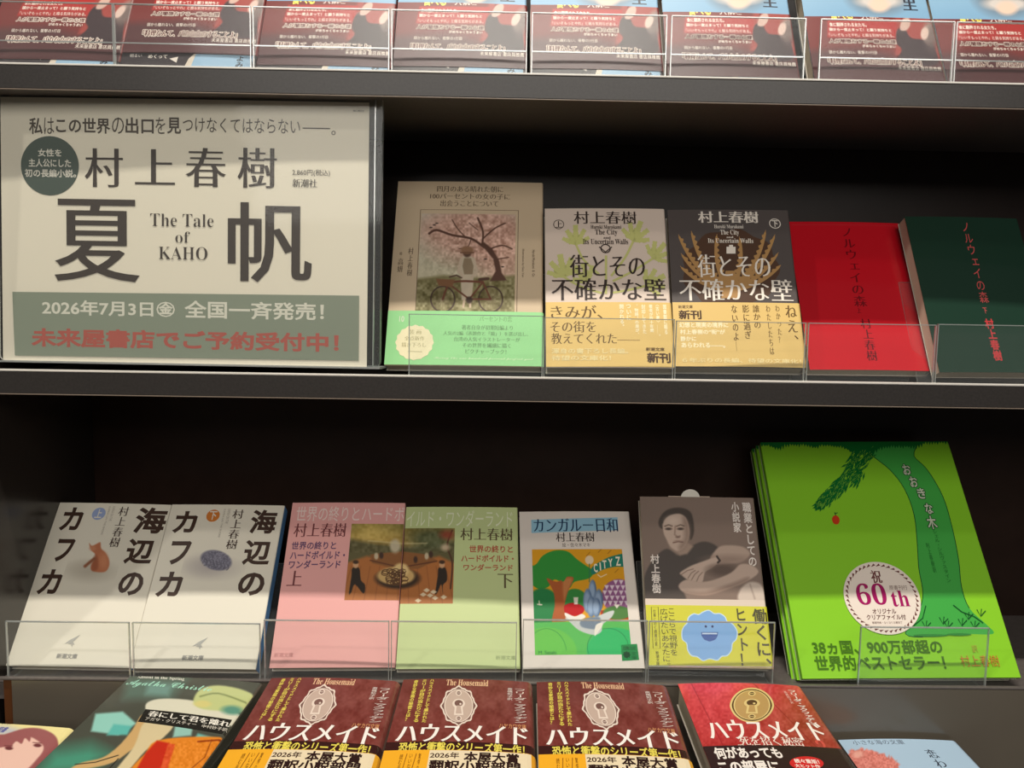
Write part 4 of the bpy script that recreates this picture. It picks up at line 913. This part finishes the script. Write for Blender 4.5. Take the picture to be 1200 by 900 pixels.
plate(p, 881, 828.5, 26, 20.5, (186, 150, 92), (222, 196, 130), (84, 56, 30), 0, True)
p.text('フリーダ・マクファデン', (922, 809, 958, 849), (244, 222, 214), 'gb', True); p.text('高橋知子訳', (918, 811, 930, 826), (244, 190, 184), 'g', True)
p.text('ハウスメイド', (822.7, 845.4, 972, 870), (248, 236, 228), 'mb'); p.text('死を招く秘密', (863.3, 865.4, 943.6, 876.8), (246, 226, 214), 'm'); p.text(serif("The Housemaid's Secret"), (864, 874.6, 953.4, 882.6), (240, 214, 200)); p.text(serif('2'), (953, 868.6, 976, 887), (206, 84, 74))
p.text('ハヤカワ文庫', (926.8, 884.4, 958.4, 890), (236, 206, 190))
red = flat('bright red paperback with a gold keyhole plate, lying right of the maroon ones', hr, (196, 58, 62), p, .0185, group=None)
q = Print(hr, 1); hy = hr.uv(880, 876.5)[1]
q.text('何があっても', (833.6, 877.4, 918.4, 892.4), (240, 230, 222), 'gx'); q.text('この部屋に', (838.4, 893, 917, 910), (240, 230, 222), 'gx')
q.poly(ring(945, 897.5, 20, 8, 30), (206, 44, 46)); q.text('続々重版！', (929, 892.5, 961, 898), (246, 232, 222), 'gb'); q.text('大ヒット作', (930, 898.6, 962, 903.4), (246, 232, 222), 'gb')
sheet('paper_band', hr, red, (54, 36, 36), q, .0006, hy, .0190, .0007, .0016, .006)

ch = Pose(-.2520, .4732, -.3114, 3.78, -3.34, -1.66, 108, 157)
p = Print(ch, 2); c = Canvas(p, rect=(-ch.W/2, 0, ch.W/2, ch.H), res=1.5)
J = lambda L: [(x/3.75, 770+y/3.75) for x, y in L]
c.fill((78, 80, 70)); c.poly(J([(560, 90), (830, 100), (760, 190), (540, 190)]), (92, 118, 106), 6, .8); c.poly(J([(420, 250), (540, 245), (600, 300), (520, 350), (400, 330)]), (150, 208, 194), 1.6); c.poly(J([(500, 300), (580, 310), (560, 350), (470, 350)]), (98, 186, 176), 1.6)
c.poly(J([(150, 520), (230, 410), (400, 390), (480, 430), (380, 520)]), (76, 156, 128), 12, .9); c.poly(J([(650, 120), (760, 130), (740, 180), (640, 170)]), (120, 160, 150), 4, .8)
c.poly(smooth(J([(650, 205), (720, 190), (860, 200), (1010, 240), (1100, 260), (1010, 300), (820, 300), (660, 290), (640, 240)]), 4), (222, 218, 196), 1)
c.poly(smooth(J([(850, 200), (880, 150), (960, 130), (1080, 150), (1130, 190), (1060, 240), (960, 240), (880, 232)]), 4), (196, 204, 140), 1.2); c.line(smooth(J([(880, 180), (960, 165), (1080, 200)]), 4, False), 1.6, (126, 138, 86), 1); c.ell(*J([(890, 212)])[0], 10, 4, (216, 206, 132), .3); c.ell(*J([(1020, 235)])[0], 12, 5, (96, 150, 130), .4)
c.poly(smooth(J([(625, 260), (660, 290), (620, 380), (560, 430), (500, 470), (420, 492), (310, 500), (360, 470), (450, 450), (520, 400), (580, 330)]), 4), (206, 168, 112), 1); c.poly(smooth(J([(640, 290), (760, 300), (720, 360), (640, 420), (560, 510), (500, 520), (590, 400)]), 4), (216, 198, 156), 1); c.line(J([(330, 478), (420, 470), (520, 440)]), 1, (40, 40, 36)); c.line(J([(520, 455), (480, 500)]), 1, (40, 40, 36))
c.poly(J([(770, 310), (850, 300), (840, 350), (760, 360)]), (150, 196, 184), 1.5); c.poly(J([(870, 340), (960, 360), (950, 380), (850, 370)]), (116, 186, 176), 1.5)
c.poly(smooth(J([(690, 375), (850, 355), (1000, 355), (1015, 390), (960, 500), (590, 520), (640, 430)]), 3), (226, 134, 44), 1); c.poly(J([(690, 375), (745, 385), (700, 520), (590, 520), (640, 430)]), (196, 48, 30), 1.2); c.poly(J([(740, 385), (770, 390), (730, 520), (700, 520)]), (216, 84, 44), 1); c.line(J([(930, 365), (900, 440), (830, 500)]), 1.2, (150, 76, 28)); c.line(J([(870, 375), (1000, 360)]), 2, (150, 66, 24)); c.speck(c.mask(J([(740, 380), (1010, 360), (960, 520), (700, 520)]), 3), 2.2, 14, 8)
T3 = lambda t, a, b, c_, col, st_: p.text3(t, *J([a, b, c_]), col, st_)
T3(serif('Absent in the Spring'), (607, 82), (812, 97), (603, 98), (232, 230, 216), 's'); T3(script('Agatha Christie'), (568, 98), (938, 134), (545, 132), (176, 232, 208), 'g')
p.poly(J([(640, 236), (1020, 276), (1000, 342), (606, 292)]), (40, 38, 34))
T3('春にして君を離れ', (658, 243), (1014, 284), (647, 267), (240, 234, 222), 'mb'); T3('アガサ・クリスティー', (643, 271), (866, 295), (636, 285), (232, 224, 210), 'g'); T3('中村妙子訳', (890, 300), (1001, 313), (885, 314), (232, 224, 210), 'g')
flat('glossy photo cover paperback with legs and orange suitcase, lying at the left', ch, (78, 80, 70), p, .0165, gloss=2, bul=.0014, rr=.0025)

ye = Pose(-.3902, .4600, -.3427, 3.4, -3.4, -.8, 105.8, 157)
p = Print(ye, 1); c = Canvas(p, rect=(-ye.W/2, .02, ye.W/2, ye.H), res=1.3); c.fill((240, 226, 158))
c.poly(J([(-60, 300), (40, 310), (120, 330), (60, 350), (-60, 356)]), (186, 188, 206), 4, .8)
c.poly(smooth(J([(-60, 370), (20, 345), (110, 318), (180, 318), (235, 340), (256, 375), (250, 430), (215, 520), (180, 620), (-60, 620)]), 4), (156, 92, 92), .9)
c.poly(smooth(J([(-40, 440), (20, 390), (110, 350), (180, 380), (190, 410), (160, 450), (110, 500), (20, 560), (-40, 560)]), 4), (236, 194, 178), .9)
c.poly(smooth(J([(0, 400), (60, 350), (130, 345), (130, 375), (110, 360), (95, 385), (70, 375), (40, 410), (20, 400)]), 4), (156, 92, 92), .7)
for x, y in ((40, 405), (165, 390)): c.ell(*J([(x, y)])[0], 4.6, 2, (110, 56, 58), .3); c.line(J([(x-20, y-12), (x+16, y-10)]), .9, (120, 66, 66), .5)
p.text('本のない', (1, 846.5, 17, 851), (110, 96, 84), 'm'); p.text('図書', (-6, 853, 12, 860), (96, 96, 156), 'gb')
flat('pale yellow paperback with a maroon haired girl at the bottom left corner', ye, (240, 226, 158), p, .0165, bul=.0010)

bl = Pose(.3380, .4900, -.3656, 3.4, 1.5, -1.0, 101.5, 157)
p = Print(bl, 1); c = Canvas(p, rect=(-bl.W/2, .05, bl.W/2, bl.H), res=1.3); c.fill((172, 198, 220)); K2 = lambda L: [(880+x/3.75, 770+y/3.75) for x, y in L]
rg = np.random.RandomState(2); fz = []
for x, y in smooth([(430, 420), (470, 408), (540, 420), (600, 440), (640, 470), (650, 520), (600, 600), (480, 600), (440, 480)], 8): fz.append((x+rg.uniform(-9, 9), y+rg.uniform(-9, 9)))
c.poly(K2(fz), (216, 128, 116), 1); c.speck(c.mask(K2(fz), 1), 1.6, 22, 1); c.ell(*K2([(470, 430)])[0], 6, 4, (236, 176, 160), .4, .8)
p.text('小さな海の文庫', (997, 868.4, 1061, 874.2), (84, 92, 110), 'g')
p.text('恋わ', (1081, 879.5, 1112, 901), (44, 48, 62), 'm', True)
flat('pale blue paperback with a fuzzy red shape at the bottom right corner', bl, (172, 198, 220), p, .0165, bul=.0014)
# black display ledges the flat books rest on
for k, (ps, t) in enumerate(((h1, .0185), (h2, .0185), (h3, .0185), (hr, .0185), (ch, .0165), (ye, .0165), (bl, .0165))):
    W = ps.W/2-.003; o = box('book_ledge', (-W, W, -.02, .150, -.105, -t-.0008), M_BOARD, None, .001)
    o.parent = case; o.matrix_parent_inverse = Matrix.Identity(4)
    o.matrix_basis = Matrix.Translation((0, -Y0, -Z0)) @ ps.matrix()
